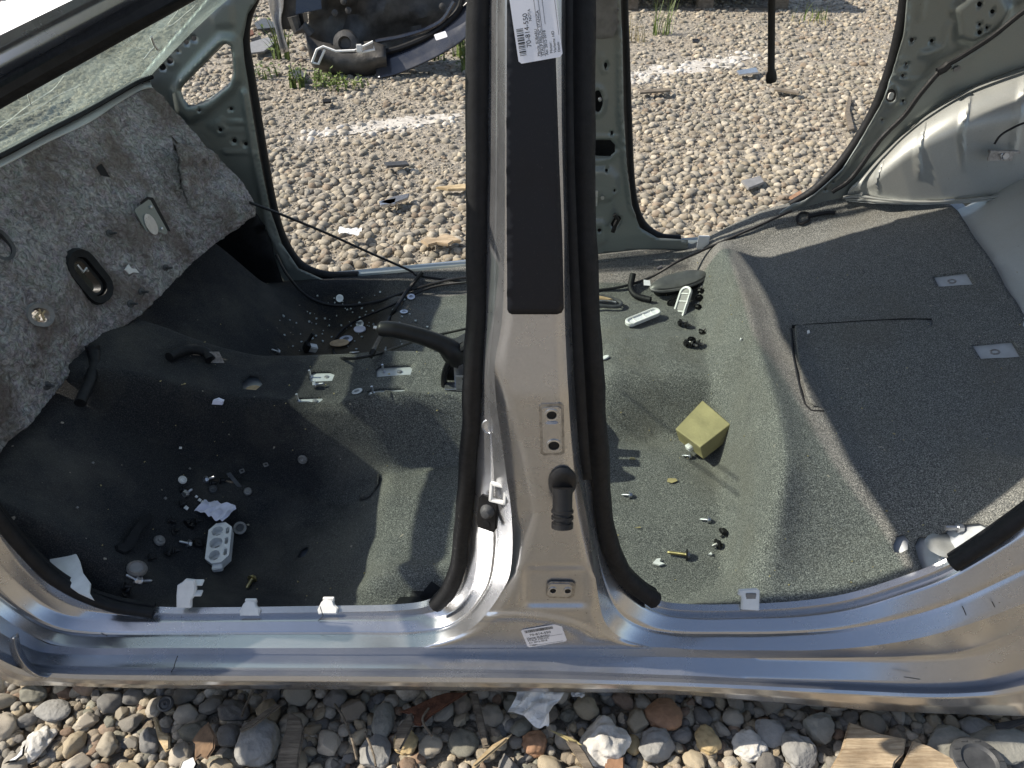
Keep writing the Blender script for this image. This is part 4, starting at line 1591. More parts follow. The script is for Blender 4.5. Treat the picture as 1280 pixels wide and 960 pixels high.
# ---- handbrake
hb = empty('handbrake')
hb.parent = car
p_base, _ = hit(568, 486)
p_base = Vector((p_base.x, p_base.y, p_base.z))
yh = p_base.y + .015
g0 = [P(a, b_, y=yh) for a, b_ in ((471, 410), (478, 411), (492, 412), (510, 416), (528, 421), (545, 427), (556, 432), (566, 440), (572, 452))]
lev = MB().tube([Vector(q) for q in cr(g0, 4)], list(np.interp(np.linspace(0, 1, len(cr(g0, 4))), [0, .06, .15, .5, .72, .85, 1], [.009, .016, .0185, .0195, .021, .025, .022])), 12).build('lever', M['black'], hb)
MB().tube([g0[0] + (g0[0] - g0[1]) * .6, g0[0]], [.0042, .0046], 10).build('button', M['zinc'], hb)
g1 = [P(a, b_, y=yh) for a, b_ in ((592, 424), (583, 430), (572, 440), (562, 452), (556, 466), (555, 480), (557, 490))]
MB().tube([Vector(q) for q in cr(g1, 4)], .013, 8, flat=.6).build('ratchet_arm', M['black'], hb)
g2 = [P(a, b_, y=yh + .01) for a, b_ in ((548, 428), (556, 440), (564, 448), (574, 450))]
MB().tube([Vector(q) for q in cr(g2, 4)], list(np.linspace(.016, .03, len(cr(g2, 4)))), 8, flat=.5).build('gusset', M['black'], hb)
hp = [P(a, b_, y=yh + .02) for a, b_ in ((562, 436), (596, 418), (600, 490), (556, 491), (553, 478), (557, 462))]
t = MB()
for dy_ in (0, .035):
    t.add([p + Vector((0, dy_, 0)) for p in hp], [tuple(range(6))])
t.loft([hp + [hp[0]], [p + Vector((0, .035, 0)) for p in hp] + [hp[0] + Vector((0, .035, 0))]])
t.build('housing', M['black'], hb, False)
t = MB()
for q, s_ in (((.0, 0, .008), (.045, .03, .004)), ((.03, .015, .03), (.06, .004, .06)), ((.03, -.012, .025), (.05, .004, .045))):
    t.box(q, s_, Matrix.Translation(p_base), .001)
br_ = t.build('base_bracket', M['zinc'], hb)
t = MB()
for i in range(9):
    q = p_base + Vector((random.uniform(.01, .06), random.uniform(-.02, .02), random.uniform(.0, .06)))
    t.tube([q, q + Vector((random.uniform(-.02, .02), random.uniform(-.01, .01), random.uniform(-.01, .02)))], .005, 6)
t.build('linkage', M['black'], hb)

# ---- added panel, unseen left of the frame, shaped to shade part of the front floor
rows = []
for w in np.linspace(0, 1, 9):
    row = []
    for y_ in np.linspace(.93, 1.80, 14):
        e_ = w * (.62 + .75 * min(1, max(0, (y_ - .98) / .5)))
        row.append(Vector((-1.21 - .19 * e_, y_, 1.125 + .245 * e_ + .012 * math.sin(e_ * 3.1) + .012 * math.sin(y_ * 9))))
    rows.append(row)
solid(MB().loft(rows).build('shade_panel', M['silver'], car), .004)

# ================================================================== stones
def ico(sub):
    bm = bmesh.new()
    bmesh.ops.create_icosphere(bm, subdivisions=sub, radius=1)
    bm.verts.index_update()
    v = np.array([tuple(q.co) for q in bm.verts])
    f = np.array([[q.index for q in g.verts] for g in bm.faces])
    bm.free()
    return v, f


def pebble(sub, seed, rough=.10, facet=0):
    v, f = ico(sub)
    r_ = np.random.default_rng(seed)
    o = r_.uniform(-50, 50, 3)
    d = np.array([1 + .28 * mnoise.noise(Vector(q * .9 + o)) + rough * mnoise.noise(Vector(q * 2.2 + o)) + .03 * mnoise.noise(Vector(q * 6 + o)) for q in v])
    v = v * d[:, None]
    for _ in range(facet):                                   # flattened sides of broken stone
        n_ = r_.normal(size=3)
        n_ /= np.linalg.norm(n_)
        h = r_.uniform(.55, .8)
        k = v @ n_ - h
        v = v - np.where(k > 0, k * .85, 0)[:, None] * n_
    sc = np.array([1.0, r_.uniform(.62, .95), r_.uniform(.48, .72)])
    return v * sc, f


def pal(n, r_):
    c = np.array(STONE_COLS)[r_.integers(0, len(STONE_COLS), n)] * np.array([1.07, 1.0, .89])
    return c * r_.uniform(.82, 1.18, (n, 1))


def eul(a, b_, c):
    return np.array(Matrix.Rotation(c, 3, 'Z') @ Matrix.Rotation(b_, 3, 'Y') @ Matrix.Rotation(a, 3, 'X'))


def gravel_mesh(name, centres, sizes, tints, protos, r_, tilt=.35):
    Vs, Fs, Cs = [], [], []
    n0 = 0
    for c, s_, t_ in zip(centres, sizes, tints):
        v, f = protos[r_.integers(len(protos))]
        Mx = eul(r_.uniform(-tilt, tilt), r_.uniform(-tilt, tilt), r_.uniform(0, 6.28))
        Vs.append(v @ Mx.T * s_ + c)
        Fs.append(f + n0)
        Cs.append(np.tile(np.append(t_, 1), (len(v), 1)))
        n0 += len(v)
    V, F, C_ = np.concatenate(Vs), np.concatenate(Fs), np.concatenate(Cs)
    me = bpy.data.meshes.new(name)
    me.vertices.add(len(V))
    me.vertices.foreach_set('co', V.ravel().astype(np.float32))
    me.loops.add(len(F) * 3)
    me.loops.foreach_set('vertex_index', F.ravel().astype(np.int32))
    me.polygons.add(len(F))
    me.polygons.foreach_set('loop_start', np.arange(0, len(F) * 3, 3, dtype=np.int32))
    me.polygons.foreach_set('use_smooth', np.ones(len(F), bool))
    a = me.color_attributes.new('tint', 'FLOAT_COLOR', 'POINT')
    a.data.foreach_set('color', C_.ravel().astype(np.float32))
    me.update()
    me.validate()
    me.materials.append(M['gravel'])
    o = bpy.data.objects.new(name, me)
    link(o)
    tag(o, kind='stuff')
    return o


# stretch of gravel behind the car and far to the left, seen through the openings
lowp = [pebble(2, 100 + i) for i in range(10)] + [pebble(2, 150 + i, .2, 3) for i in range(4)]
tinyp = [pebble(1, 200 + i) for i in range(8)]
r_ = np.random.default_rng(5)


def scatter(y0, y1, dens, smin, smax, xlim):
    C_, S_ = [], []
    n = int((y1 - y0) * 2 * xlim(y1) * dens)
    for _ in range(n):
        y = r_.uniform(y0, y1)
        L = xlim(y)
        x = r_.uniform(-xlim(y1), xlim(y1))
        if abs(x) > L: continue
        C_.append((x, y))
        S_.append(smin + (smax - smin) * r_.random() ** 3.1)
    return np.array(C_), np.array(S_)


def coarse(x, y):
    """patches where the yard is finer and dustier"""
    return float(mnoise.noise(Vector((x * .55 + 2, y * .8, 1.7))))


xl_ = lambda y: .78 * (y * .81 + .9) + .1
pc, ps, pt = [], [], []
for y0, y1, dn, a, b_ in ((2.42, 4.2, 2500, .006, .033), (4.2, 6.2, 1650, .006, .033), (6.2, 9.8, 480, .009, .038)):
    C_, S_ = scatter(y0, y1, dn, a, b_, xl_)
    for (x, y), s_ in zip(C_, S_):
        fine = coarse(x, y) + (.35 if 3.9 < y < 5.4 and x < .3 else 0)
        if fine > .22 and r_.random() < .7: s_ *= .55
        pc.append((x, y, ground_z(x, y) + s_ * .12))
        ps.append(s_)
pt = pal(len(pc), r_)
pt = (.55 * pt + .45 * pt.mean(1, keepdims=True) * np.array([1.09, 1.0, .85])) * .78 + np.array([.054, .044, .028])
pcA = np.array(pc)
# chalk spilled over the stones in two streaks
for i, (x, y, z_) in enumerate(pcA):
    for (ax, ay, bx, by, wd) in CHALK if 'CHALK' in globals() else ():
        pass
chalk = []
for (p0, p1, wd) in (((395, 168), (575, 142), .12), ((770, 96), (935, 68), .16)):
    A_, B_ = P(*p0, z=0), P(*p1, z=0)
    chalk.append((np.array(A_[:2]), np.array(B_[:2]), wd))


def chalky(x, y):
    w = 0
    for A_, B_, wd in chalk:
        ab = B_ - A_
        t_ = max(0, min(1, ((np.array([x, y]) - A_) @ ab) / (ab @ ab)))
        d = np.linalg.norm(np.array([x, y]) - A_ - t_ * ab)
        d += .12 * mnoise.noise(Vector((x * 4, y * 4, 0)))
        w = max(w, float(1 - ss(wd * .5, wd * 1.6, d)))
    return w


for i in range(len(pcA)):
    w = chalky(pcA[i, 0], pcA[i, 1]) * r_.uniform(.0, .75)
    pt[i] = pt[i] * (1 - w) + np.array([.80, .78, .74]) * w
for k_, (A_, B_, wd) in enumerate(chalk):
    q = np.linspace(0, 1, 60)
    up_, dn_ = [], []
    nrm_ = np.array([-(B_ - A_)[1], (B_ - A_)[0]])
    nrm_ = nrm_ / np.linalg.norm(nrm_)
    for u in q:
        c_ = A_ + (B_ - A_) * u
        wv = wd * (.25 + .75 * math.sin(math.pi * min(max(u, .03), .97)))
        up_.append(tuple(c_ + nrm_ * wv * (1 + .8 * mnoise.noise(Vector((u * 9, 1, k_))) + .5 * mnoise.noise(Vector((u * 31, 1, k_))))))
        dn_.append(tuple(c_ - nrm_ * wv * (1 + .8 * mnoise.noise(Vector((u * 9, 5, k_))) + .5 * mnoise.noise(Vector((u * 31, 5, k_))))))
    V, F = cdt(up_ + dn_[::-1], [], .05)
    o = mesh('chalk_spill', [(a[0], a[1], ground_z(a[0], a[1]) + .004 + .010 * mnoise.noise(Vector((a[0] * 14, a[1] * 14, 2)))) for a in V], [tuple(f) for f in F], M['chalkdust'])
    if sum(q_.normal.z for q_ in o.data.polygons) < 0: o.data.flip_normals()
    tag(o, kind='stuff')
order = np.argsort(pcA[:, 1])
big = np.array(ps) > .017
sel = lambda m_: (pcA[m_], np.array(ps)[m_], pt[m_])
gravel_mesh('gravel', *sel(big), lowp, r_)
gravel_mesh('fine_gravel', *sel(~big), tinyp, r_)

# ---- the strip in front of the sill: stones one by one
highp = [pebble(4, 300 + i, .12) for i in range(9)] + [pebble(4, 340 + i, .2, 4) for i in range(7)]
pm = []
for i, (v, f) in enumerate(highp):
    me = bpy.data.meshes.new('pebble')
    me.from_pydata([tuple(q) for q in v], [], [tuple(q) for q in f])
    me.materials.append(M['stone'])
    me.polygons.foreach_set('use_smooth', [True] * len(me.polygons))
    pm.append(me)


def place_stone(me, x, y, s_, name='pebble', lift=.3, rot=None, scale=None):
    o = bpy.data.objects.new(name, me)
    o.location = (x, y, s_ * lift)
    o.rotation_euler = rot or (r_.uniform(-.35, .35), r_.uniform(-.35, .35), r_.uniform(0, 6.28))
    o.scale = scale or (s_, s_, s_)
    return link(o)


occupied = []


def free(x, y, rad, k=.82):
    return all((x - a) ** 2 + (y - b_) ** 2 > (k * (rad + c)) ** 2 for a, b_, c in occupied)


def special(px, py, wpx, hpx, seed, mat, label, name='stone', facet=0, rough=.14, cat='stone', rz=0, hz=.6, sink=.25):
    p = P(px, py, z=.02)
    dep = p.y * math.cos(PITCH) + (CH - .02) * math.sin(PITCH)
    rx = wpx / 2 * dep / FPX
    ry = hpx / 2 * dep / FPX * 1.12
    v, f = ico(5)
    q = np.random.default_rng(seed)
    o = q.uniform(-50, 50, 3)
    d = np.array([1 + .22 * mnoise.noise(Vector(t * .9 + o)) + rough * mnoise.noise(Vector(t * 2.4 + o)) + .035 * mnoise.noise(Vector(t * 7 + o)) for t in v])
    v = v * d[:, None]
    for _ in range(facet):
        n_ = q.normal(size=3)
        n_ /= np.linalg.norm(n_)
        k = v @ n_ - q.uniform(.55, .8)
        v = v - np.where(k > 0, k * .85, 0)[:, None] * n_
    rz_ = min(rx, ry) * hz
    v = v * np.array([rx, ry, rz_])
    ob = mesh(name, v, f, mat, None, True, (p.x, p.y, rz_ * (1 - sink)))
    ob.rotation_euler = (0, 0, rz)
    occupied.append((p.x, p.y, max(rx, ry) * .9))
    return tag(ob, label, cat)


special(831, 893, 46, 40, 1, M['orangestone'], 'smooth orange brown stone just below the sill under the rear door opening', rough=.06)
special(752, 930, 62, 56, 2, M['chalk'], 'pitted chalky white rock in the gravel below the pillar', facet=2, rough=.3, hz=.7)
special(323, 930, 50, 56, 3, M['greystone'], 'large rounded pale grey boulder beside the weathered slat', rough=.08, hz=.7)
special(822, 930, 48, 40, 4, M['greystone'], 'angular light grey stone right of the chalky rock', facet=4)
special(255, 895, 50, 34, 5, M['greystone'], 'oval blue grey stone lying near the yellow wood chip', rough=.06) if False else None
special(65, 885, 46, 26, 6, M['greystone'], 'wide dark grey oval stone under the left end of the sill', rough=.05)
special(46, 928, 36, 36, 7, M['chalk'], 'rough pale lump of stone near the lower left corner', facet=3, rough=.25)
special(469, 940, 38, 44, 8, M['greystone'], 'tall light grey stone with flat faces near the bottom edge', facet=4)
special(478, 898, 28, 42, 9, M['flatstone'], 'upright brownish grey stone below the front sill', rough=.06)
special(507, 925, 30, 28, 10, M['buff'], 'yellowish buff stone in the gravel left of the bottom middle')
special(668, 925, 32, 32, 11, M['orangestone'], 'reddish brown square stone under the white plastic', facet=4)
special(790, 927, 22, 24, 12, M['buff'], 'small cream pebble between the chalky rock and grey stone', rough=.05)
special(962, 912, 36, 38, 13, M['greystone'], 'blocky grey stone below the rear sill', facet=4)
special(936, 930, 40, 34, 14, M['chalk'], 'pale lumpy stone left of the split wood', facet=3, rough=.2)
special(998, 938, 44, 46, 15, M['greystone'], 'rounded grey stone touching the split wood on its left', facet=2)
special(885, 922, 32, 34, 16, M['buff'], 'tan yellow stone with flat faces below the rear sill', facet=3)
special(1024, 908, 42, 38, 17, M['flatstone'], 'dark angular stone above the left end of the split wood', facet=4)
special(1222, 905, 42, 22, 18, M['greystone'], 'smooth oval grey stone below the right end of the sill', rough=.05)
special(1250, 930, 90, 44, 19, M['flatstone'], 'long flat grey slab of stone at the lower right', facet=5, rough=.08, hz=.5)
special(1185, 925, 58, 40, 20, M['flatstone'], 'olive grey flat stone between split wood and slab', facet=5, rough=.08, hz=.5)
special(868, 950, 30, 22, 21, M['buff'], 'yellow pebble at the bottom edge below the orange stone', rough=.05) if False else None
special(260, 800, 1, 1, 22, M['buff'], '', '') if False else None

cand = []
gx = 0
n_ind = 0
MAXI = 300
stones = []
for tries in range(9000):
    x = r_.uniform(-1.16, 1.16)
    y = r_.uniform(.70, 1.02)
    s_ = (.0105 + .02 * r_.random() ** 1.5) if tries > 500 else r_.uniform(.021, .033)
    if free(x, y, s_):
        occupied.append((x, y, s_))
        stones.append((x, y, s_))
stones.sort(key=lambda t_: -t_[2] + (1 if t_[1] > .93 else 0))
tail = stones[285:]
seen = {}
zones = ((-.86, 'at the lower left corner'), (-.70, 'under the left sill end'), (-.55, 'near the yellow chip'), (-.42, 'left of the boulder'), (-.28, 'right of the boulder'), (-.14, 'near the rusty strip'), (-.02, 'left of the white plastic'), (.10, 'below the white plastic'),
         (.22, 'near the chalky rock'), (.34, 'near the orange stone'), (.46, 'under the rear sill'), (.60, 'left of the split wood'), (.80, 'around the split wood'), (9, 'near the right slab'))
for x, y, s_ in stones[:285]:
    mi = int(r_.integers(len(pm)))
    o = place_stone(pm[mi], x, y, s_, lift=.34)
    shp = 'rounded' if mi < 9 else 'angular'
    ci = int(r_.integers(len(STONES)))
    k_ = r_.uniform(.85, 1.15)
    o.color = (STONE_COLS[ci][0] * k_ * 1.07, STONE_COLS[ci][1] * k_, STONE_COLS[ci][2] * k_ * .90, 1)
    zone = next(z_ for lim, z_ in zones if x < lim)
    row = 'in the sill shade' if y > .88 else 'mid strip' if y > .815 else 'at the bottom edge'
    size = 'large' if s_ > .03 else 'small' if s_ < .02 else 'medium'
    seen.setdefault(f'{size} {shp} {STONES[ci][0]} pebble {zone} {row}', []).append(o)
    tag(o, f'{size} {shp} {STONES[ci][0]} pebble {zone} {row}', 'pebble', 'pebbles in front of the sill')
for l_, os_ in seen.items():
    os_.sort(key=lambda q: q.location.x)
    if len(os_) > 1:
        for k_, q in enumerate(os_):
            q['label'] = ('leftmost ' if k_ == 0 else 'rightmost ' if k_ == len(os_) - 1 else ('second ', 'third ', 'fourth ', 'fifth ')[k_ - 1]) + l_
# small stones that fill the gaps, and the layer under the others
C_, S_ = [], []
for x, y, s_ in tail:
    C_.append((x, y, s_ * .3))
    S_.append(s_)
for _ in range(2600):
    x, y = r_.uniform(-1.2, 1.2), r_.uniform(.66, 1.15)
    s_ = r_.uniform(.007, .02)
    C_.append((x, y, -.006 + .004 * r_.random()))
    S_.append(s_)
midp = [pebble(3, 400 + i, .14, i % 3) for i in range(10)]
gravel_mesh('gravel', np.array(C_), np.array(S_), pal(len(C_), r_), midp, r_)
# gravel goes on outside the frame (it is mirrored in the paint)
C_, S_ = [], []
for _ in range(5200):
    x, y = r_.uniform(-2.6, 2.6), r_.uniform(-.9, .70)
    s_ = .016 + .03 * r_.random() ** 2
    C_.append((x, y, s_ * .15))
    S_.append(s_)
gravel_mesh('gravel', np.array(C_), np.array(S_), pal(len(C_), r_) * 1.05 + np.array([.03, .02, .0]), tinyp, r_)


# ------------------------------------------------------------------ scraps in the front strip
def plank(pts, h, mat, name, label, cat, z=.03, grp=None, tiltx=0, rim=.003):
    """flat splinter: outline traced on the plane z, with thickness"""
    pp = [P(a, b_, z=z) for a, b_ in pts]
    c = sum(pp, Vector()) / len(pp)
    o = MB().prism([(q.x - c.x, q.y - c.y) for q in pp], h, None, rim).build(name, mat, None, sharp=30, loc=c)
    o.rotation_euler.x = tiltx
    return tag(o, label, cat, grp)


plank([(1060, 906), (1098, 920), (1131, 927), (1128, 945), (1117, 957), (1112, 975), (1030, 975), (1050, 940)], .012, M['bark'], 'split_wood', 'broad pale slab of split wood with a broken edge at the bottom right', 'wood', .035)
plank([(1139, 929), (1160, 936), (1195, 955), (1215, 975), (1118, 975), (1130, 950)], .012, M['bark'], 'split_wood', 'second pale wood slab lying right of the broad one', 'wood', .032)
plank([(191, 897), (197, 898), (203, 915), (213, 922), (213, 938), (207, 941), (198, 925)], .006, M['newwood'], 'wood_chip', 'yellow splintered wood chip standing out of the gravel', 'wood', .04)
plank([(352, 883), (345, 880), (300, 912), (302, 916), (318, 908)], .006, M['oldwood'], 'wood_splinter', 'thin brown splinter leaning on the large grey boulder', 'wood', .06)
plank([(361, 892), (377, 900), (381, 915), (376, 940), (372, 970), (344, 970), (350, 940), (358, 915)], .010, M['oldwood'], 'weathered_slat', 'weathered grey wooden slat with frayed ends right of the boulder', 'wood', .045)
plank([(587, 868), (597, 868), (606, 905), (612, 934), (604, 936), (596, 905)], .006, M['oldwood'], 'weathered_slat', 'narrow grey brown slat upright below the middle of the sill', 'wood', .045)
plank([(515, 890), (518, 905), (508, 925), (500, 940), (493, 935), (497, 910)], .005, M['oldwood'], 'weathered_slat', 'short dark weathered slat beside the rusty strip', 'wood', .045)
plank([(640, 918), (632, 928), (600, 955), (588, 965), (592, 955), (615, 932)], .005, M['newwood'], 'wood_splinter', 'long pale splinter in the gravel below the middle slat', 'wood', .05)
plank([(708, 908), (720, 926), (732, 942), (745, 965), (735, 968), (722, 950), (708, 928)], .006, M['oldwood'], 'wood_splinter', 'grey stick lying against the left of the chalky rock', 'wood', .05)
plank([(686, 912), (715, 922), (728, 932), (712, 928)], .004, M['straw'], 'straw_stalk', 'dry straw stalk left of the chalky rock', 'straw', .055)
plank([(262, 905), (270, 920), (268, 935), (258, 948), (250, 944), (242, 950), (244, 930), (240, 926), (252, 912)], .002, M['dead_leaf'], 'dead_leaf', 'curled brown dead leaf on the stones right of the wood chip', 'leaf', .05, tiltx=.2)
plank([(228, 952), (243, 945), (247, 955), (240, 970), (220, 972)], .003, M['white'], 'plastic_shard', 'pale plastic shard at the bottom edge below the dead leaf', 'plastic', .035)
plank([(20, 945), (32, 930), (30, 944), (20, 952), (4, 955)], .003, M['white'], 'plastic_shard', 'small white plastic scrap at the lower left corner', 'plastic', .03)
plank([(975, 957), (1015, 955), (1018, 972), (972, 972)], .01, M['buff'], 'wood_chip', 'brown block of wood at the bottom edge left of the slabs', 'wood', .03) if False else None
plank([(757, 950), (780, 949), (780, 968), (755, 968)], .012, M['orangestone'], 'brick_chip', 'orange brick chip at the bottom edge below the chalky rock', 'brick', .03)
plank([(500, 890), (520, 882), (545, 870), (560, 866), (585, 866), (560, 882), (540, 895), (526, 908), (514, 906), (518, 895)], .004, M['rust'], 'rusty_strip', 'bent rusty iron strip below the front sill', 'scrap metal', .045)
plank([(1243, 905), (1280, 898), (1300, 898), (1262, 912), (1245, 912)], .005, M['darkgrey'], 'black_offcut', 'dark plastic offcut at the right edge below the sill', 'plastic', .05)
# thin twigs
for pts, l in ((((418, 880), (430, 898), (440, 925), (446, 950)), 'thin dry twig curving down between grey stones'),
               (((456, 915), (466, 940), (470, 958)), 'short thin twig at the bottom edge'),
               (((318, 860), (308, 880), (302, 896)), 'dark thin twig leaning under the sill at left'),
               (((540, 920), (528, 900), (536, 885)), 'dark twig beside the rusty iron strip')):
    t = MB().tube([P(a, b_, z=.05) for a, b_ in cr(pts, 4)], .0025, 6).build('twig', M['oldwood'])
    tag(t, l, 'twig')
# round rubber caps
p = P(208, 880, z=.03)
o = MB().lathe([(.016, 0), (.0165, .006), (.013, .008), (.010, .006), (.004, .007), (.002, .005)], 18, orient((0, 0, 0), (0, -.35, 1))).build('rubber_plug', M['darkgrey'], None, loc=p)
tag(o, 'round dark rubber plug in the shade under the front sill', 'plug')
p = P(1222, 955, z=.035)
o = empty('rubber_ring', p)
tag(o, 'ribbed black rubber ring on the stones at the bottom right corner', 'rubber ring')
MB().lathe([(.028, 0), (.050, 0), (.052, .006), (.048, .012), (.034, .014), (.029, .008)], 30).build('body', M['darkgrey'], o)
for k in range(10):
    a = 2 * math.pi * k / 10
    MB().box((.041 * math.cos(a), .041 * math.sin(a), .0135), (.012, .005, .004), None, .001).build('rib', M['darkgrey'], o)
# crumpled clear white plastic
def crumple(n, w, h, amp, seed, mat, name, folds=9):
    q = np.random.default_rng(seed)
    G = 22
    v = []
    ph = q.uniform(0, 6, folds)
    dr_ = q.uniform(0, 6.28, folds)
    fr_ = q.uniform(8, 26, folds)
    for j in range(G):
        for i in range(G):
            x, y = (i / (G - 1) - .5) * w, (j / (G - 1) - .5) * h
            z_ = sum(abs(((x * math.cos(d) + y * math.sin(d)) / max(w, h) * f_ + p_) % 2 - 1) for d, f_, p_ in zip(dr_, fr_ * .35, ph)) / folds
            e = 1 - .35 * mnoise.noise(Vector((x * 30, y * 30, seed)))
            v.append((x * e, y * e, amp * z_))
    f = [(j * G + i, j * G + i + 1, (j + 1) * G + i + 1, (j + 1) * G + i) for j in range(G - 1) for i in range(G - 1)]
    o = mesh(name, v, f, mat, None, False)
    return solid(o, .0006, 0)


o = crumple(22, .085, .075, .05, 4, M['white'], 'crumpled_plastic')
p = P(672, 880, z=.05)
o.location = p
o.rotation_euler = (R(20), 0, R(-25))
tag(o, 'crumpled white plastic wrapping below the middle of the sill', 'plastic bag')
o = crumple(22, .03, .02, .012, 6, M['white'], 'crumpled_plastic')
o.location = P(722, 868, z=.05)
tag(o, 'tiny white plastic scrap under the sill right of the larger wrapping', 'plastic bag')


# ------------------------------------------------------------------ loose parts in the cabin
def at(px, py, lift=0):
    p, n_ = hit(px, py)
    return p + n_ * lift, n_


def bolt(name, L=.022, r=.0045, head=.008, washer=.010, hm='zinc', sm='zinc', wmat=None):
    """screw lying along +x with the head at the origin end"""
    o = empty(name)
    Mx = Matrix.Rotation(R(90), 4, 'Y')
    sh = MB()
    prof = [(r, 0)]
    n = max(4, int(L / .0022))
    for i in range(n):
        z0 = .002 + (L - .004) * i / n
        prof += [(r, z0), (r * .82, z0 + (L - .004) / n * .5)]
    prof += [(r * .8, L - .002), (r * .4, L)]
    sh.lathe(prof, 8, Mx)
    sh.build('shank', M[sm], o)
    h = MB().lathe([(head, -.0065), (head * .98, -.007), (head, -.0065), (head, 0)], 6, Mx @ Matrix.Identity(4))
    h.build('head', M[hm], o)
    if washer:
        MB().lathe([(washer, -.0015), (washer, .0005), (washer * .6, .001)], 14, Mx).build('washer', M[wmat or hm], o)
    return o


def lay(o, px, py, ang, lift=.006, tilt=0, label=None, cat=None, grp=None):
    p, n_ = at(px, py, lift)
    o.matrix_world = orient(p, n_, 0) @ Matrix.Rotation(ang, 4, 'Z') @ Matrix.Rotation(tilt, 4, 'Y')
    l, q, s_ = o.matrix_world.decompose()
    o.location, o.rotation_euler = l, q.to_euler()
    if label: tag(o, label, cat, grp)
    return o


b_small = bolt('screw', .018, .0032, .0062, .0088)
lay(b_small, 786, 621, R(178), label='silver screw lying nearest the pillar on the rear floor', cat='screw')
sp = [(861, 572, 176, 'silver screw lying below the olive yellow box', 'b'), (884, 652, 174, 'silver screw lying in the middle of the rear floor', 'b'),
      (381, 572, 0, None, None)]
for px, py, a, l, k in sp[:2]:
    o = dup(b_small, (0, 0, 0), label=l)
    lay(o, px, py, R(a))
b_long = bolt('long_bolt', .042, .0042, .0075, .013, 'steel', 'brass', 'black')
lay(b_long, 857, 697, R(172), .010, label='long bolt with a black washer near the rear sill', cat='bolt')
b_clip = bolt('black_bolt', .014, .0045, .0085, .0125, 'black', 'steel', 'black')
lay(b_clip, 909, 668, R(160), .010, label='black headed bolt right of the screws on the rear floor', cat='bolt')
o = dup(b_clip, (0, 0, 0), label='black headed bolt between the long bolt and the other black bolt')
lay(o, 896, 684, R(200), .010)
# four bolts tumbled together on the raised middle
for px, py, a, l in ((858, 433, 20, 'leftmost of the black bolts tumbled together on the rear floor'), (866, 434, -40, 'silver shanked bolt in the middle of the tumbled group'), (873, 433, -25, 'rightmost bolt of the tumbled group on the rear floor'), (864, 429, 70, 'rearmost bolt of the tumbled group')):
    o = dup(b_clip, (0, 0, 0), label=l)
    lay(o, px, py, R(a), .011)
o = dup(b_clip, (0, 0, 0), label='black bolt lying alone right of the white lamp')
lay(o, 880, 417, R(30), .008)
for px, py, a, l in ((850, 407, 10, 'black bolt under the lower tip of the white lamp'), (838, 382, 100, 'grey bolt left of the upright white lamp'), (842, 379, 60, 'grey bolt tucked behind the upright white lamp'), (858, 409, -15, 'black bolt right of the lower tip of the white lamp'),
                     (879, 364, 40, 'first of the bolts in the shade right of the white lamp'), (877, 374, 80, 'second of the bolts in the shade right of the white lamp'), (875, 385, 60, 'third of the bolts in the shade right of the white lamp')):
    o = dup(b_clip, (0, 0, 0), label=l)
    lay(o, px, py, R(a), .010)


def chip(px, py, poly, h, mat, name, label, cat, ang=0, lift=.004, bev=0, s_=1, grp=None):
    p, n_ = at(px, py, lift)
    M4 = orient((0, 0, 0), n_, ang)
    o = MB().prism([(a * s_, b_ * s_) for a, b_ in poly], h, M4, bev).build(name, mat, None, sharp=35, loc=p)
    return tag(o, label, cat, grp)


chip(822, 705, [(-.012, -.004), (.002, -.010), (.014, -.006), (.004, .0), (.008, .010), (-.002, .008)], .004, M['white'], 'plastic_clip', 'small forked white clip near the rear sill', 'clip')
chip(840, 602, [(-.013, -.004), (-.002, -.009), (.013, -.003), (.010, .005), (-.004, .007), (-.010, .006)], .0015, M['straw'], 'dry_leaf', 'dry leaf scrap on the rear floor between two screws', 'leaf')
chip(887, 694, [(-.005, -.003), (.004, -.004), (.003, .004)], .003, M['white'], 'plastic_chip', 'tiny white chip right of the long bolt', 'chip')
chip(790, 575, [(-.008, -.002), (.008, -.003), (.006, .003), (-.004, .004)], .002, M['straw'], 'plastic_chip', 'pale flake on the rear floor left of the yellow box', 'chip')
chip(797, 661, [(-.008, -.001), (.008, -.002), (.006, .002)], .001, M['straw'], 'straw_bit', 'bit of straw on the rear floor above the long bolt', 'straw')
chip(928, 425, [(-.004, -.003), (.004, -.003), (.002, .004)], .003, M['white'], 'plastic_chip', 'tiny white chip beside the edge of the rear seat carpet', 'chip')
chip(1011, 420, [(-.005, -.006), (.003, -.004), (.004, .006), (-.002, .005)], .003, M['white'], 'plastic_chip', 'tiny white chip on the cut flap of the seat carpet', 'chip', lift=.012)
chip(757, 449, ell(0, 0, .012, .008), .004, M['white'], 'round_plug', 'white round plug beside the near pillar on the rear floor', 'plug')

# olive yellow box with its white plug
bx = empty('control_box')
tc4 = [P(878, 500, z=.268), P(913, 530, z=.288), P(875, 559, z=.262), P(844, 536, z=.240)]
nb = (tc4[1] - tc4[0]).cross(tc4[3] - tc4[0]).normalized()
if nb.z < 0: nb = -nb
bc = sum(tc4, Vector()) / 4
ex = ((tc4[1] - tc4[0]) + (tc4[2] - tc4[3])).normalized()
ey = nb.cross(ex)
wx = ((tc4[1] - tc4[0]).length + (tc4[2] - tc4[3]).length) / 2
wy = ((tc4[3] - tc4[0]).length + (tc4[2] - tc4[1]).length) / 2
M4 = Matrix((ex, ey, nb)).transposed().to_4x4()
M4.translation = bc
cv = list(tc4) + [q - nb * .042 for q in tc4]
cs_ = mesh('case', cv, [(0, 1, 2, 3), (7, 6, 5, 4), (0, 4, 5, 1), (1, 5, 6, 2), (2, 6, 7, 3), (3, 7, 4, 0)], M['yellowbox'], bx, True, None, 30)
bm = bmesh.new()
bm.from_mesh(cs_.data)
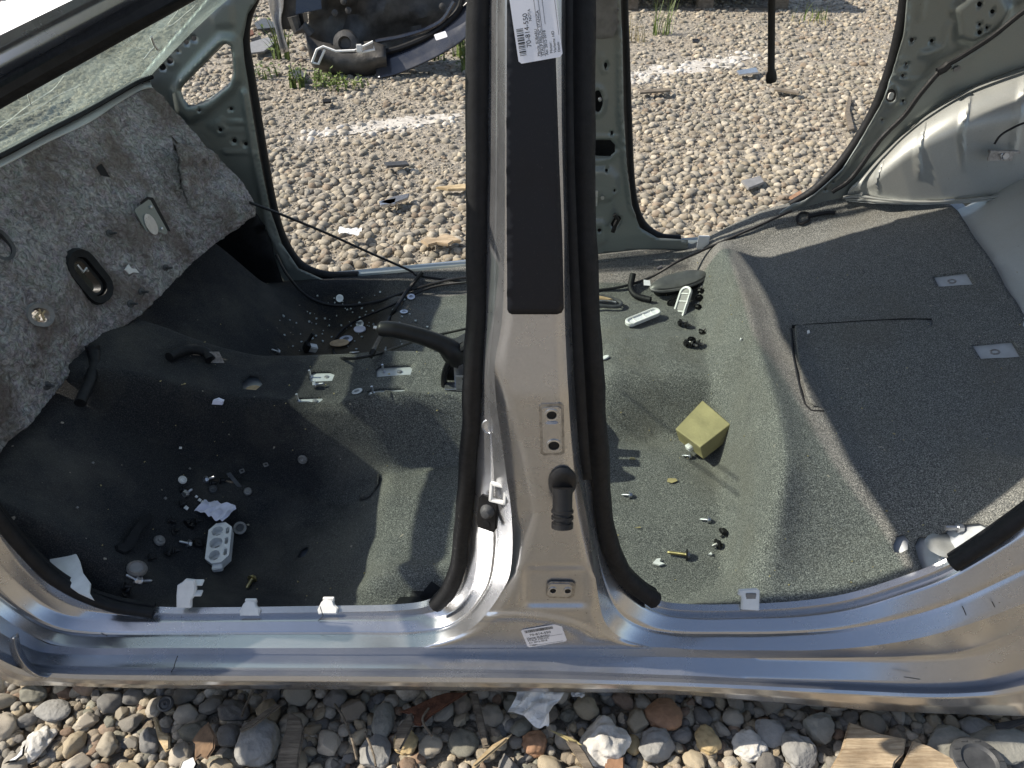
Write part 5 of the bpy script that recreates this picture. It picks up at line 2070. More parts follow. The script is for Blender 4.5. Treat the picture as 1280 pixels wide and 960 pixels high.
bmesh.ops.recalc_face_normals(bm, faces=bm.faces[:])
bm.to_mesh(cs_.data)
bm.free()
m_ = cs_.modifiers.new('edge', 'BEVEL')
m_.width = .0025
m_.segments = 3
pw = P(862, 559, z=.225)
MB().box((0, 0, 0), (.020, .016, .014), Matrix.Translation(pw) @ M4.to_3x3().to_4x4(), .002).build('plug', M['white'], bx)
tag(bx, 'square olive yellow control box tilted on the rear floor', 'box')

# dark oval mirror-like trim, lamps and hose on the far rear floor
p, n_ = at(846, 362, .040)
M4 = orient((0, 0, 0), (-.10, -.30, .95), R(14))
o = empty('oval_cover', p)
tag(o, 'dark grey oval plastic cover leaning behind the white lamps', 'cover')
MB().lathe([(.092, 0), (.094, .006), (.088, .011), (.06, .014), (.001, .015)], 30, M4 @ Matrix.Diagonal((1, .34, 1, 1))).build('shell', M['midgrey'], o)
MB().lathe([(.096, -.003), (.097, .003), (.0935, .006)], 30, M4 @ Matrix.Diagonal((1, .36, 1, 1))).build('rim', M['grey'], o)
MB().lathe([(.08, -.03), (.09, -.002)], 24, M4 @ Matrix.Diagonal((1, .30, 1, 1))).build('back', M['black'], o)


def lamp(name, px, py, L, wd, ang, nrm, label, inner):
    p, n_ = at(px, py, .012)
    M4 = orient((0, 0, 0), nrm, ang)
    o = empty(name, p)
    tag(o, label, 'interior lamp')
    so = [(a, b_) for b_, a in stadium(wd, L, 7)]
    si = [(a, b_) for b_, a in stadium(wd * .72, L * .88, 7)]
    hs_ = MB()
    n0 = len(so)
    lp = [(so, 0), (so, .009), ([(a * .96, b_ * .93) for a, b_ in so], .011), (si, .010), ([(a * .97, b_ * .95) for a, b_ in si], .004)]
    hs_.add([(a, b_, z_) for L_, z_ in lp for a, b_ in L_], [(k * n0 + i, k * n0 + (i + 1) % n0, (k + 1) * n0 + (i + 1) % n0, (k + 1) * n0 + i) for k in range(4) for i in range(n0)], M4)
    hs_.build('housing', M['white'], o)
    MB().prism(si, .003, M4 @ Matrix.Translation((0, 0, .002)), .001).build('lens', M[inner], o)
    for q in (-.25, .05, .28):
        MB().box((q * L, 0, .006), (.003, wd * .6, .004), M4).build('rib', M['white'], o)
    t = MB()
    for q in (-.35, 0, .3):
        t.box((q * L, -wd * .46, .008), (.012, .003, .008), M4)
    t.build('tab', M['white'], o)
    return o


lamp('interior_lamp', 803, 402, .128, .034, R(32), n_ * .0 + Vector((0, -.1, 1)), 'long white lamp lens lying flat near the near pillar', 'paper')
lamp('interior_lamp', 853, 384, .118, .040, R(66), Vector((-.55, -.35, .75)), 'white lamp with a grey lens standing on its edge by the seat', 'grey')
p, n_ = at(808, 366, .012)
t = MB().tube([Vector(q) - p for q in cr([at(790, 352, .012)[0] + Vector((0, 0, .02)), at(788, 362, .014)[0], at(793, 372, .012)[0], at(804, 377, .012)[0], at(813, 379, .012)[0]], 5)], .010, 10)
o = t.build('rubber_hose', M['rubber'], None, loc=p)
tag(o, 'short curved black hose behind the flat white lamp', 'hose')
o = chip(807, 358, [(-.010, -.010), (.012, -.012), (.011, .008), (-.009, .011)], .002, M['paper'], 'paper_tag', 'small white paper tag beside the dark oval cover', 'tag', lift=.02)
p, n_ = at(824, 368, .01)
o = MB().tube([Vector((0, 0, 0)), Vector((.012, -.004, .0)), Vector((.022, -.012, 0))], [.004, .006, .005], 7).build('orange_bulb_holder', M['tan'], None, loc=p)
tag(o, 'small orange brown bulb holder next to the paper tag', 'bulb')
# grab handle, half hidden behind the near pillar
p, n_ = at(760, 382, .01)
o = empty('grab_handle', p)
tag(o, 'tan and grey grab handle half hidden behind the near pillar', 'handle')
M4 = orient((0, 0, 0), n_, R(-20))
MB().tube([M4 @ Vector(q) for q in cr([(-.07, .012, .006), (-.02, .018, .010), (.03, .010, .008), (.042, -.008, .006), (.03, -.026, .006), (-.02, -.04, .006), (-.06, -.05, .006)], 5)], .006, 8).build('frame', M['darkgrey'], o)
MB().prism([(-.07, -.006), (.0, -.002), (.012, .010), (-.02, .016), (-.07, .012)], .008, M4 @ Matrix.Translation((0, 0, .004)), .002).build('grip', M['tan'], o)
MB().tube([M4 @ Vector(q) for q in cr([(-.05, -.03, .01), (-.01, -.012, .012), (.02, -.008, .012), (.026, -.012, .012)], 4)], .003, 6).build('spring', M['zinc'], o)

# white clip on the far sill and the paper-white clips along the near sill
p = P(879, 303, y=2.27)
o = MB().box((0, 0, 0), (.036, .012, .046), None, .002).box((.004, -.008, -.03), (.018, .010, .026), None, .002).build('sill_clip', M['white'], None, loc=p)
tag(o, 'white plastic clip standing on the far sill by the rear opening', 'clip')


def sillclip(px, py, w, h, label, kind):
    p = P(px, py, y=surf(-.006))
    o = empty('sill_clip', p)
    tag(o, label, 'clip', 'white clips along the near sill')
    if kind == 0:
        MB().prism([(-.018, -.004), (.010, -.004), (.011, .012), (.016, .018), (.020, .032), (.017, .05), (.0, .052), (-.006, .046), (-.016, .040), (-.018, .02)], .008, Matrix.Rotation(R(55), 4, 'X'), .002).build('clip_body', M['white'], o)
        MB().box((.018, .012, .02), (.024, .014, .004), None, .001).box((.018, .028, .032), (.024, .014, .004), None, .001).build('prong', M['white'], o)
    elif kind == 1:
        MB().prism([(-.018, -.008), (.018, -.008), (.020, .004), (.012, .010), (.008, .020), (-.006, .022), (-.014, .014), (-.020, .0)], .010, Matrix.Rotation(R(40), 4, 'X'), .002).build('clip_body', M['white'], o)
        MB().box((.0, .012, .016), (.022, .006, .01), None, .001).build('prong', M['white'], o)
    else:
        MB().prism([(-.016, -.006), (.018, -.008), (.020, .030), (.014, .034), (-.020, .032), (-.022, .022), (-.015, .018)], .008, Matrix.Rotation(R(50), 4, 'X'), .002).build('clip_body', M['white'], o)
        MB().box((.002, -.002, .014), (.020, .004, .026), Matrix.Rotation(R(-25), 4, 'X'), .001).build('prong', M['grey'], o)
    return o


sillclip(234, 756, 30, 38, 'tall white clip with two prongs on the front sill left', 0)
sillclip(314, 764, 24, 20, 'white folded clip on the front sill right of the tall one', 1)
sillclip(411, 762, 24, 14, 'low white clip on the front sill nearest the pillar', 1)
sillclip(936, 757, 28, 34, 'ribbed white clip on the sill of the rear opening', 2)

# ---- things on the front floor
def sheetpart(pts, lift, h, mat, name, label, cat, bev=.001, rise=0):
    """traced flat part resting on the carpet"""
    pp = [at(a, b_, lift)[0] for a, b_ in pts]
    c = sum(pp, Vector()) / len(pp)
    n_ = hit(*np.mean(pts, 0))[1]
    Mi = orient(c, n_)
    loc2 = [(Mi.inverted() @ q) for q in pp]
    o = MB().prism([(q.x, q.y) for q in loc2], h, orient((0, 0, 0), n_), bev).build(name, mat, None, sharp=35, loc=c)
    return tag(o, label, cat)


# white bracket against the front sill
br = empty('white_bracket', at(88, 712, .05)[0])
tag(br, 'white plastic bracket with a slot leaning in the front corner of the sill', 'bracket')
bl_ = br.location
z_br = bl_.z
bp = [P(a, b_, z=z_br) - bl_ for a, b_ in ((64, 700), (77, 685), (92, 684), (102, 705), (105, 718), (114, 730), (112, 741), (117, 749), (98, 741), (70, 722), (66, 712))]
MB().prism([(q.x, q.y) for q in bp], .004, Matrix.Rotation(R(8), 4, 'X'), .001).build('plate', M['white'], br, sharp=30)
q0 = P(88, 700, z=z_br + .006) - bl_
MB().prism(rect(0, 0, .010, .044, R(28), .2), .0015, Matrix.Translation(q0)).build('slot', M['black'], br)
q0 = P(78, 690, z=z_br + .006) - bl_
MB().prism(ell(0, 0, .004), .0015, Matrix.Translation(q0)).build('pin_hole', M['black'], br)

sheetpart([(181, 646), (185, 650), (184, 658), (173, 668), (166, 680), (162, 691), (154, 694), (144, 689), (143, 684), (150, 683), (157, 670), (168, 655)], .006, .010, M['rubber'], 'rubber_strip', 'curved flat black rubber strip on the front floor', 'rubber strip', .002)
# white plastic tray with three wells
tr_ = empty('plastic_tray', at(276, 688, .006)[0])
tag(tr_, 'white plastic tray with three round wells on the front floor', 'tray')
n_ = Vector((0, -.15, 1)).normalized()
M4 = orient((0, 0, 0), n_, R(100))
out_ = [(a, b_) for b_, a in stadium(.050, .098, 6)]
out_ = rect(0, 0, .108, .052, 0, .3)
wells = [ell(.032, .006, .013, .013, n=16), ell(.0, .006, .0145, .0145, n=16), ell(-.033, .006, .013, .012, n=16), rect(.030, -.017, .018, .008, 0, .3), rect(.002, -.017, .018, .008, 0, .3), rect(-.028, -.017, .018, .008, 0, .3)]
V, F = cdt(out_, wells, .006)
tt = MB()
tt.add([(a, b_, .026) for a, b_ in V], F, M4)
for w in [out_] + wells:
    n0 = len(w)
    dp = .0 if w is out_ else .008
    tt.add([(a, b_, .026) for a, b_ in w] + [(a * (1 if w is not out_ else .96), b_ * (1 if w is not out_ else .94), dp) for a, b_ in w], [(i, (i + 1) % n0, n0 + (i + 1) % n0, n0 + i) for i in range(n0)] + ([tuple(range(n0, 2 * n0))] if w is not out_ else []), M4)
tt.build('tray_shell', M['white'], tr_, sharp=30)
MB().box((-.058, 0, .012), (.014, .022, .014), M4, .002).build('latch', M['white'], tr_)
for q in wells[:3]:
    c = np.mean(q, 0)
    MB().tube([M4 @ Vector((c[0], c[1] - .004, .010)), M4 @ Vector((c[0] - .004, c[1] + .005, .011))], .003, 6).build('stub', M['grey'], tr_)
o = crumple(22, .075, .055, .022, 9, M['lilac'], 'crumpled_paper', 7)
p, n_ = at(268, 645, .012)
o.location = p
o.rotation_euler = (R(-12), R(8), R(-18))
tag(o, 'crumpled pale lilac paper above the white tray', 'paper')
# grommet by the tray
p, n_ = at(298, 664, .012)
o = empty('white_grommet', p)
tag(o, 'pale ribbed grommet right of the crumpled paper', 'grommet')
Mg = orient((0, 0, 0), (.3, -.5, .8))
MB().lathe([(.011, -.012), (.013, -.008), (.011, -.004), (.014, .0), (.012, .003), (.015, .006), (.015, .010), (.010, .011), (.008, .006)], 16, Mg).build('body', M['grey'], o)
MB().lathe([(.008, .006), (.0075, .0065)], 12, Mg).build('bore', M['darkgrey'], o)
# flat black strip with a clip on it
st = sheetpart([(284, 594), (289, 592), (341, 655), (335, 658)], .005, .004, M['darkgrey'], 'plastic_strip', 'long flat dark plastic strip right of the crumpled paper', 'strip')


def cap(px, py, r0, mat, label, name='trim_fastener', cat='fastener'):
    p, n_ = at(px, py, .003)
    o = empty(name, p)
    tag(o, label, cat)
    Mc = orient((0, 0, 0), n_)
    MB().lathe([(r0, 0), (r0, .003), (r0 * .86, .006), (r0 * .8, .0045), (r0 * .45, .005)], 18, Mc).build('disc', M[mat], o)
    MB().lathe([(r0 * .45, .003), (r0 * .42, .008), (r0 * .2, .009)], 12, Mc).build('centre', M[mat], o)
    return o


cap(379, 573, .0115, 'grey', 'grey round cap lying alone near the tunnel')
cap(198, 677, .0125, 'grey', 'brownish grey round cap right of the curved rubber strip')
cap(227, 601, .010, 'white', 'pale round cap topmost in the scatter of front floor fasteners')
cap(247, 680, .012, 'black', 'dark ribbed cap left of the white tray')
cap(266, 612, .011, 'darkgrey', 'dark cap among fasteners above the crumpled paper')
cap(310, 615, .010, 'grey', 'grey clip head lying on the flat dark strip')
p, n_ = at(169, 714, .008)
o = MB().lathe([(.018, -.008), (.020, .0), (.019, .010), (.015, .016), (.013, .012)], 16, orient((0, 0, 0), (.3, -.35, .9)), 1, .8).build('wide_cap', M['grey'], None, loc=p)
tag(o, 'wide pale plastic cap below the curved rubber strip', 'cap')
b_y = bolt('flanged_bolt', .026, .0045, .0075, .011, 'brass', 'brass')
lay(b_y, 316, 727, R(258), .008, label='yellowish flanged bolt standing out near the front sill', cat='bolt')
b_z = bolt('screw', .02, .0035, .0075, .009, 'zinc', 'zinc')
lay(b_z, 233, 681, R(195), .007, label='bright screw left of the dark ribbed cap', cat='screw')
for px, py, a, l in ((231, 618, 60, 'bright screw in the scatter above the paper left'), (176, 727, 10, 'bright screw below the wide pale cap'), (168, 725, 160, 'small silver screw left of the other below the wide cap'), (258, 601, 40, 'pale screw above the dark cap near the paper'),
                     (345, 441, 205, 'silver screw with dark head on the far floor'), (307, 485, 30, 'small screw lying beside the tunnel hole')):
    o = dup(b_z, (0, 0, 0), label=l)
    lay(o, px, py, R(a), .007)
# black push clips
cl = empty('push_clip')
MB().lathe([(.0085, 0), (.0085, .002), (.004, .004)], 12).build('clip_head', M['black'], cl)
MB().lathe([(.004, .002), (.005, .008), (.003, .014), (.001, .017)], 8).build('clip_stem', M['black'], cl)
lay(cl, 225, 612, 0, .004, R(70), 'black push clip under the pale round cap', 'clip')
for px, py, a, tl, l in ((224, 632, 40, 60, 'black push clip left of the crumpled paper'), (210, 651, 0, 80, 'black push clip above the brownish cap'), (216, 666, 10, 20, 'black push clip right of the brownish cap'), (231, 656, 60, 80, 'black push clip in the middle of the floor scatter'),
                         (243, 653, 30, 70, 'black push clip touching the corner of the paper'), (237, 661, 90, 80, 'black push clip left of the tray top'), (215, 690, 20, 60, 'black push clip below the bright screw'), (208, 695, 90, 60, 'lowest small black push clip left of the tray'),
                         (155, 733, 0, 70, 'black push clip beside the weatherstrip end'), (157, 742, 50, 70, 'black push clip nearest the weatherstrip end'), (184, 699, 30, 70, 'black push clip right of the wide pale cap'), (262, 605, 15, 80, 'black push clip beside the dark cap'), (274, 602, 15, 80, 'black push clip right of the dark cap')):
    o = dup(cl, (0, 0, 0), label=l)
    lay(o, px, py, R(a), .005, R(tl))
for px, py, l, s_ in ((205, 624, 'white crumb left of the floor scatter', 1), (252, 629, 'white chip above the crumpled paper', 1.3), (244, 622, 'pale chip in the floor scatter', 1), (231, 636, 'white flat chip left of the paper', 1.6), (236, 587, 'tiny pale crumb above the scatter', .8), (286, 598, 'tiny pale crumb left of the dark strip', .8),
                      (225, 559, 'pale splinter on the front floor', 1), (115, 580, 'tiny pale crumb on the left of the front floor', .7), (95, 636, 'tiny pale crumb near the left edge', .7), (248, 626, 'white chip close above the paper corner', 1.2)):
    chip(px, py, [(-.004, -.003), (.004, -.004), (.005, .002), (-.002, .004)], .003, M['grey'] if 'crumb' in l else M['white'], 'plastic_chip', l, 'chip', s_=s_ * .75)
for px, py, l in ((303, 588, 'square nut plate above the dark strip'), (333, 580, 'square nut plate near the tunnel side')):
    p, n_ = at(px, py, .002)
    o = ring_mb(rect(0, 0, .013, .010, .4, .1), rect(0, 0, .007, .005, .4, .1), .003, orient((0, 0, 0), n_)).build('nut_plate', M['grey'], None, False)
    o.location = p
    tag(o, l, 'nut')

# black hoses
t = MB().tube([Vector(q) for q in cr([P(116, 434, x=-.965), P(118, 450, x=-.955), P(114, 472, x=-.945), P(106, 490, x=-.935), P(100, 504, x=-.93)], 5)], .0125, 10)
t.tube([P(116, 434, x=-.965) + Vector((0, 0, .004)), P(116, 437, x=-.965)], .016, 10)
o = t.build('drain_hose', M['rubber'])
tag(o, 'black rubber hose hanging from the foot of the felt', 'hose')
t = MB().tube([Vector(q) for q in cr([at(210, 452, .014)[0], at(222, 446, .014)[0], at(240, 443, .016)[0], at(256, 447, .016)[0], at(262, 455, .012)[0]], 5)], .0125, 10)
o = t.build('drain_hose', M['rubber'])
tag(o, 'bent black rubber hose lying on the tunnel front', 'hose')
p, n_ = at(268, 455, .004)
o = empty('tab_bracket', p)
tag(o, 'small grey metal tab bracket at the end of the bent hose', 'bracket')
MB().prism([(-.022, 0), (.024, 0), (.014, .028), (-.012, .028)], .003, Matrix.Rotation(R(70), 4, 'X'), .001).build('tab', M['steel'], o)
MB().lathe([(.004, 0), (.004, .002)], 10, Matrix.Translation((.0, -.002, .014)) @ Matrix.Rotation(R(70), 4, 'X')).build('tab_hole', M['rubber'], o)
o = chip(274, 501, [(-.014, -.004), (.010, -.006), (.014, .004), (.002, .010), (-.010, .006)], .010, M['lilac'], 'pale_clip', 'pale lilac clip on the shoulder of the tunnel', 'clip', bev=.002)

# washers, nuts and chips over the far front floor
ws = MB().lathe([(.013, 0), (.013, .002), (.006, .0022), (.006, 0)], 16).build('washer', M['zinc'])
lay(ws, 447, 491, 0, .003, 0, 'washer lying on the tunnel between the brackets', 'washer')
for px, py, l in ((425, 373, 'washer by the rear of the far floor'), (514, 372, 'washer at the foot of the far cross member'), (505, 391, 'washer near the crossing cables'), (443, 442, 'dark washer in front of the tunnel edge'), (450, 405, 'washer left of the handbrake tip')):
    o = dup(ws, (0, 0, 0), label=l)
    lay(o, px, py, 0, .003)
o = lay(dup(ws, (0, 0, 0), label='large bright washer left of the handbrake'), 433, 426, 0, .005)
o.scale = (1.7, 1.7, 1.4)
o = chip(450, 413, ell(0, 0, .02, .016), .004, M['lilac'], 'round_plug', 'pale blue plug lying left of the handbrake tip', 'plug')
o = chip(425, 432, ell(0, 0, .032, .022), .0015, M['tan'], 'tan_disc', 'tan disc on the dirty far floor', 'disc', lift=.010)
for px, py, l in ((386, 441, 'white backed clip with a black arm on the far floor'),):
    p, n_ = at(px, py, .01)
    o = empty('latch_clip', p)
    tag(o, l, 'clip')
    Ml = orient((0, 0, 0), n_, R(25))
    MB().box((0, 0, .012), (.036, .022, .022), Ml, .003).build('clip_body', M['white'], o)
    MB().box((-.018, -.004, .016), (.014, .03, .032), Ml, .002).tube([Ml @ Vector(q) for q in ((-.016, .006, .03), (-.012, .012, .055), (-.01, .012, .06))], .006, 6).build('arm', M['black'], o)
for px, py, a, l in ((393, 466, 30, 'black bolt on the tunnel beside the first bracket'), (397, 469, -20, 'silver bolt on the tunnel beside the first bracket'), (410, 474, 80, 'dark bolt right of the first tunnel bracket'), (395, 485, 15, 'silver bolt lying between the tunnel brackets')):
    o = dup(b_clip if 'black' in l or 'dark' in l else b_z, (0, 0, 0), label=l)
    lay(o, px, py, R(a), .010)
# glass crumbs and grit nobody could count
C_, S_ = [], []
tg = MB()
for _ in range(90):
    px = r_.normal(430, 55)
    py = r_.normal(402, 24)
    if not (330 < px < 560 and 362 < py < 445): continue
    p, n_ = at(px, py, .003)
    s_ = r_.uniform(.0015, .0055)
    k = [(s_ * r_.uniform(.5, 1.2) * math.cos(a), s_ * r_.uniform(.5, 1.2) * math.sin(a)) for a in (0, 1.5, 3, 4.5)]
    tg.prism(k, s_ * .8, orient(p, n_, r_.uniform(0, 6)))
o = tg.build('glass_crumbs', M['shard'], None, False)
tag(o, kind='stuff')
tg = MB()
for _ in range(230):
    px, py = r_.uniform(0, 1280), r_.uniform(270, 750)
    if 560 < px < 760 or px < 30 or (px < 330 and py < 700 - px * 1.1): continue
    q = hitxy(px, py)
    p = Vector((q[0], q[1], float(hcar(*q)) + .003))
    s_ = r_.uniform(.0008, .0022)
    tg.prism([(s_, 0), (0, s_ * r_.uniform(.5, 2.5)), (-s_, -s_ * .5)], s_, Matrix.Translation(p) @ Matrix.Rotation(r_.uniform(0, 6), 4, 'Z'))
o = tg.build('grit', M['straw'], None, False)
tag(o, kind='stuff')

# ---- loose cables
def cable(pts, r0, name, label, mat='black'):
    t = MB().tube([Vector(q) for q in cr(pts, 6)], r0, 7)
    o = t.build(name, M[mat])
    return tag(o, label, 'cable')


cable([onfelt(235, 236).translation + Vector((.012, 0, 0)), P(270, 240, y=2.10), P(320, 256, y=2.14), P(400, 288, y=2.22), P(460, 315, y=2.27), P(512, 338, y=2.28), P(525, 345, y=2.27), P(585, 353, y=2.26)], .0042, 'thin_cable', 'thin black cable strung from the felt across the far door opening')
cable([P(345, 318, y=2.24), P(360, 345, y=2.22), at(385, 372, .01)[0], at(420, 382, .008)[0], at(470, 378, .008)[0], at(520, 362, .01)[0], P(560, 350, y=2.24), P(590, 346, y=2.24)], .0045, 'loop_cable', 'black cable looping along the foot of the far sill')
cable([P(528, 340, y=2.27), at(512, 365, .02)[0], at(497, 388, .012)[0], at(488, 405, .01)[0], at(472, 440, .02)[0], at(464, 452, .012)[0]], .007, 'thick_cable', 'thick black cable running down to the handbrake')
cable([P(590, 352, y=2.2), at(540, 362, .02)[0], at(490, 385, .012)[0], at(440, 405, .01)[0], at(421, 425, .01)[0], at(417, 442, .01)[0], at(430, 453, .012)[0], at(470, 452, .02)[0], at(530, 434, .03)[0], at(590, 420, .03)[0]], .004, 'loop_cable', 'black cable bent in a wide loop on the far floor')
cable([P(990, 263, y=2.24), P(930, 290, y=2.24), P(880, 312, y=2.23), P(845, 328, y=2.2), at(810, 352, .02)[0], at(775, 361, .01)[0], at(740, 366, .01)[0]], .0045, 'rear_cable', 'black cable running from the far sill down to the near pillar')
t = MB().tube([P(822, 336, y=2.2), P(828, 333, y=2.2)], .0055, 8).build('blue_tape', M['navy'], None)
t.parent = bpy.data.objects['rear_cable']
t.matrix_parent_inverse = Matrix.Identity(4)

# dark key shaped latch lying on the far edge of the seat carpet
p, n_ = at(1010, 272, .006)
o = empty('latch_loop', p)
tag(o, 'black loop shaped latch lying where the seat carpet meets the rear pillar', 'latch')
Ml = orient((0, 0, 0), n_, R(0))
MB().tube([Ml @ Vector(q) for q in cr([(-.03, -.02, 0), (-.034, .0, 0), (-.02, .016, 0), (.0, .012, 0), (.0, -.012, 0), (-.02, -.022, 0), (-.03, -.02, 0)], 4)], .004, 6).build('loop', M['black'], o)
MB().prism([(.0, -.006), (.05, -.002), (.078, -.006), (.082, .006), (.05, .010), (.0, .006)], .006, Ml, .002).build('arm', M['black'], o)
# hanging belt stalk in the far rear opening
t = MB()
a0, a1 = P(964, 103, y=2.16), P(965, -110, y=2.12)
d = a1 - a0
t.tube([a0, a0 + d * .02, a0 + d * .06, a0 + d * .08, a0 + d * .5, a1], [.013, .0155, .014, .0095, .0095, .0095], 10, flat=.6)
o = t.build('hanging_strut', M['black'], car)

# ================================================================== yard behind
def weed(px, py, n, h, spread, mat, label, seed, wide=.006, grp=None):
    q = random.Random(seed)
    b0 = P(px, py, z=0)
    b0.z = ground_z(b0.x, b0.y)
    t = MB()
    for i in range(n):
        a = q.uniform(0, 6.28)
        L = h * q.uniform(.5, 1.1)
        bx, by = q.uniform(-spread, spread), q.uniform(-spread, spread) * .7
        w = wide * q.uniform(.6, 1.3)
        lean = q.uniform(.1, .6)
        pr = None
        pts = []
        for k in range(5):
            s_ = k / 4
            c = Vector((bx + math.cos(a) * lean * L * s_ * s_, by + math.sin(a) * lean * L * s_ * s_, L * s_ * (1 - .25 * lean * s_)))
            wv = Vector((-math.sin(a), math.cos(a), 0)) * w * (1 - s_ * .92)
            pts.append((c - wv, c + wv))
        for k in range(4):
            t.add([pts[k][0], pts[k][1], pts[k + 1][1], pts[k + 1][0]], [(0, 1, 2, 3)])
        # leaves on stems of broad weeds
        if wide > .008:
            for k in range(6):
                s_ = q.uniform(.25, 1)
                c = Vector((bx + math.cos(a) * lean * L * s_ * s_, by + math.sin(a) * lean * L * s_ * s_, L * s_ * (1 - .25 * lean * s_)))
                dd = Vector((q.uniform(-1, 1), q.uniform(-1, 1), q.uniform(-.1, .7))).normalized() * q.uniform(.02, .045)
                sd = dd.cross(Vector((0, 0, 1))).normalized() * dd.length * .3
                t.add([c, c + dd * .5 + sd, c + dd, c + dd * .5 - sd], [(0, 1, 2, 3)])
    o = t.build('weed', mat, None, True, loc=b0)
    return tag(o, label, 'weed', grp)


weed(828, 40, 26, .42, .09, M['leaf'], 'tall green grass tuft in front of the pallet', 1, .005)
weed(795, 48, 16, .25, .08, M['straw'], 'dry pale grass tuft at the foot of the pallet corner', 2, .005)
weed(1012, 24, 22, .20, .16, M['leaf'], 'low yellow green tuft in the gravel near the rear opening top', 3, .006)
weed(1015, 28, 16, .12, .18, M['straw'], 'low dry tuft beside the yellow green one', 33, .006)
weed(352, 72, 14, .38, .07, M['leaf'], 'tall weed at the corner of the wrecked car', 4, .010)
weed(372, 108, 12, .16, .05, M['leaf'], 'small leafy weed in front of the wrecked car left', 5, .012)
weed(425, 108, 26, .10, .20, M['leaf'], 'low creeping weed below the wrecked wheel arch', 6, .010)
weed(330, 95, 12, .14, .10, M['leaf'], 'low weed beside the far pillar', 7, .010)
weed(404, 100, 14, .10, .12, M['leaf'], 'low weed left of the creeping one', 13, .010)
weed(574, 68, 16, .42, .07, M['leaf'], 'tall weed against the sill of the wrecked car', 8, .010)
weed(582, 88, 10, .25, .05, M['leaf'], 'weed beside the near door pillar in the far yard', 9, .010)
weed(550, 72, 8, .12, .05, M['leaf'], 'small weed by the wrecked sill', 10, .010)

# wrecked dark car
wr = empty('wrecked_car', P(470, 90, z=0))
tag(wr, 'wrecked dark blue car body lying on the gravel beyond the far door', 'car wreck')
wl = wr.location


def Q(px, py, y):
    return P(px, py, y=y) - wl


rows = []
top_ = [(386, -95), (420, -100), (470, -105), (520, -105), (560, -100), (600, -95)]
mid_ = [(388, 10), (420, 8), (462, 0), (500, -6), (545, -12), (600, -18)]
low_ = [(384, 50), (402, 66), (440, 80), (478, 84), (530, 66), (590, 34)]
yy_ = [6.25, 6.3, 6.4, 6.5, 6.6, 6.7]
for k in range(21):
    w = k / 20
    row = []
    for j, (a, m_, l_) in enumerate(zip(cr(top_, 5), cr(mid_, 5), cr(low_, 5))):
        q = a + (m_ - a) * (w / .6) if w < .6 else m_ + (l_ - m_) * ((w - .6) / .4)
        yv = np.interp(j / 5, range(6), yy_) + .35 * (1 - w) * (w < .6) * 0
        p = Q(q[0], q[1], yv)
        dn = .10 * mnoise.noise(Vector((q[0] * .025, q[1] * .03, 2))) + .05 * mnoise.noise(Vector((q[0] * .07, q[1] * .08, 5)))
        row.append(p + Vector((0, dn - .15 * math.exp(-((q[0] - 430) / 25) ** 2 - ((q[1] - 22) / 18) ** 2) * -1, 0)))
    rows.append(row)
solid(MB().loft(rows).build('crushed_floor', M['burnt'], wr), .006)
# curled lower corner
rows = []
for k in range(10):
    w = k / 9
    row = []
    for (a, l_) in zip(cr([(380, 42), (392, 50), (415, 56), (440, 56), (462, 52), (482, 58)], 4), cr([(386, 62), (392, 84), (412, 92), (440, 96), (456, 98), (484, 86)], 4)):
        q = a + (l_ - a) * w
        p = Q(q[0], q[1], 6.15 - .12 * math.sin(w * 3.0))
        row.append(p + Vector((0, .03 * mnoise.noise(Vector((q[0] * .06, q[1] * .06, 1))), 0)))
    rows.append(row)
solid(MB().loft(rows).build('crushed_corner', M['burnt'], wr), .008)
rows = []
for L in ([(458, 74), (490, 66), (530, 48), (565, 22), (588, -2)], [(468, 80), (495, 72), (535, 54), (570, 28), (592, 4)], [(470, 90), (500, 82), (540, 64), (575, 38), (596, 16)], [(472, 99), (500, 92), (545, 72), (580, 50), (600, 30)]):
    i = len(rows)
    rows.append([Q(a, b_, 6.15 - .05 * i + .001 * (a - 460)) for a, b_ in cr(L, 5)])
solid(MB().loft(rows_soft(rows)).build('sill', M['navy'], wr), .01)
MB().tube([Q(a, b_, 6.12 + .001 * (a - 460)) for a, b_ in cr([(466, 68), (500, 60), (540, 42), (572, 14), (580, -20), (582, -60)], 5)], .022, 8).build('door_seal', M['rubber'], wr)
MB().tube([Q(a, b_, 6.2) for a, b_ in cr([(470, 52), (510, 44), (550, 28), (568, 2)], 5)], .018, 8).build('inner_ledge', M['navy'], wr)
MB().prism(rect(0, 0, .09, .05, .35, .1), .004, orient(Q(551, 45, 6.05), (0, -.7, .7))).build('paper_label', M['paper'], wr)
MB().lathe([(.10, 0), (.09, .05), (.05, .06), (.04, .02)], 18, orient(Q(433, 55, 6.13), (0, -1, .3))).build('spring_cup', M['burnt'], wr)
for q in ((419, 16), (430, 2), (436, 13), (553, 8)):
    MB().lathe([(.025, 0), (.025, .02), (.012, .025)], 8, orient(Q(*q, 6.28), (0, -1, .2))).build('bolt_boss', M['burnt'], wr)
t = MB()
for pts in ([(390, 78), (396, 62), (404, 58), (420, 64), (444, 63), (466, 52), (468, 62), (450, 66), (444, 62)], [(390, 78), (398, 80), (406, 62)]):
    t.tube([Q(a, b_, 6.0) for a, b_ in pts], .009, 6)
t.build('white_wire_frame', M['white'], wr)
MB().box(tuple(Q(449, 60, 5.98)), (.04, .03, .05), None, .004).build('wire_clip', M['white'], wr)
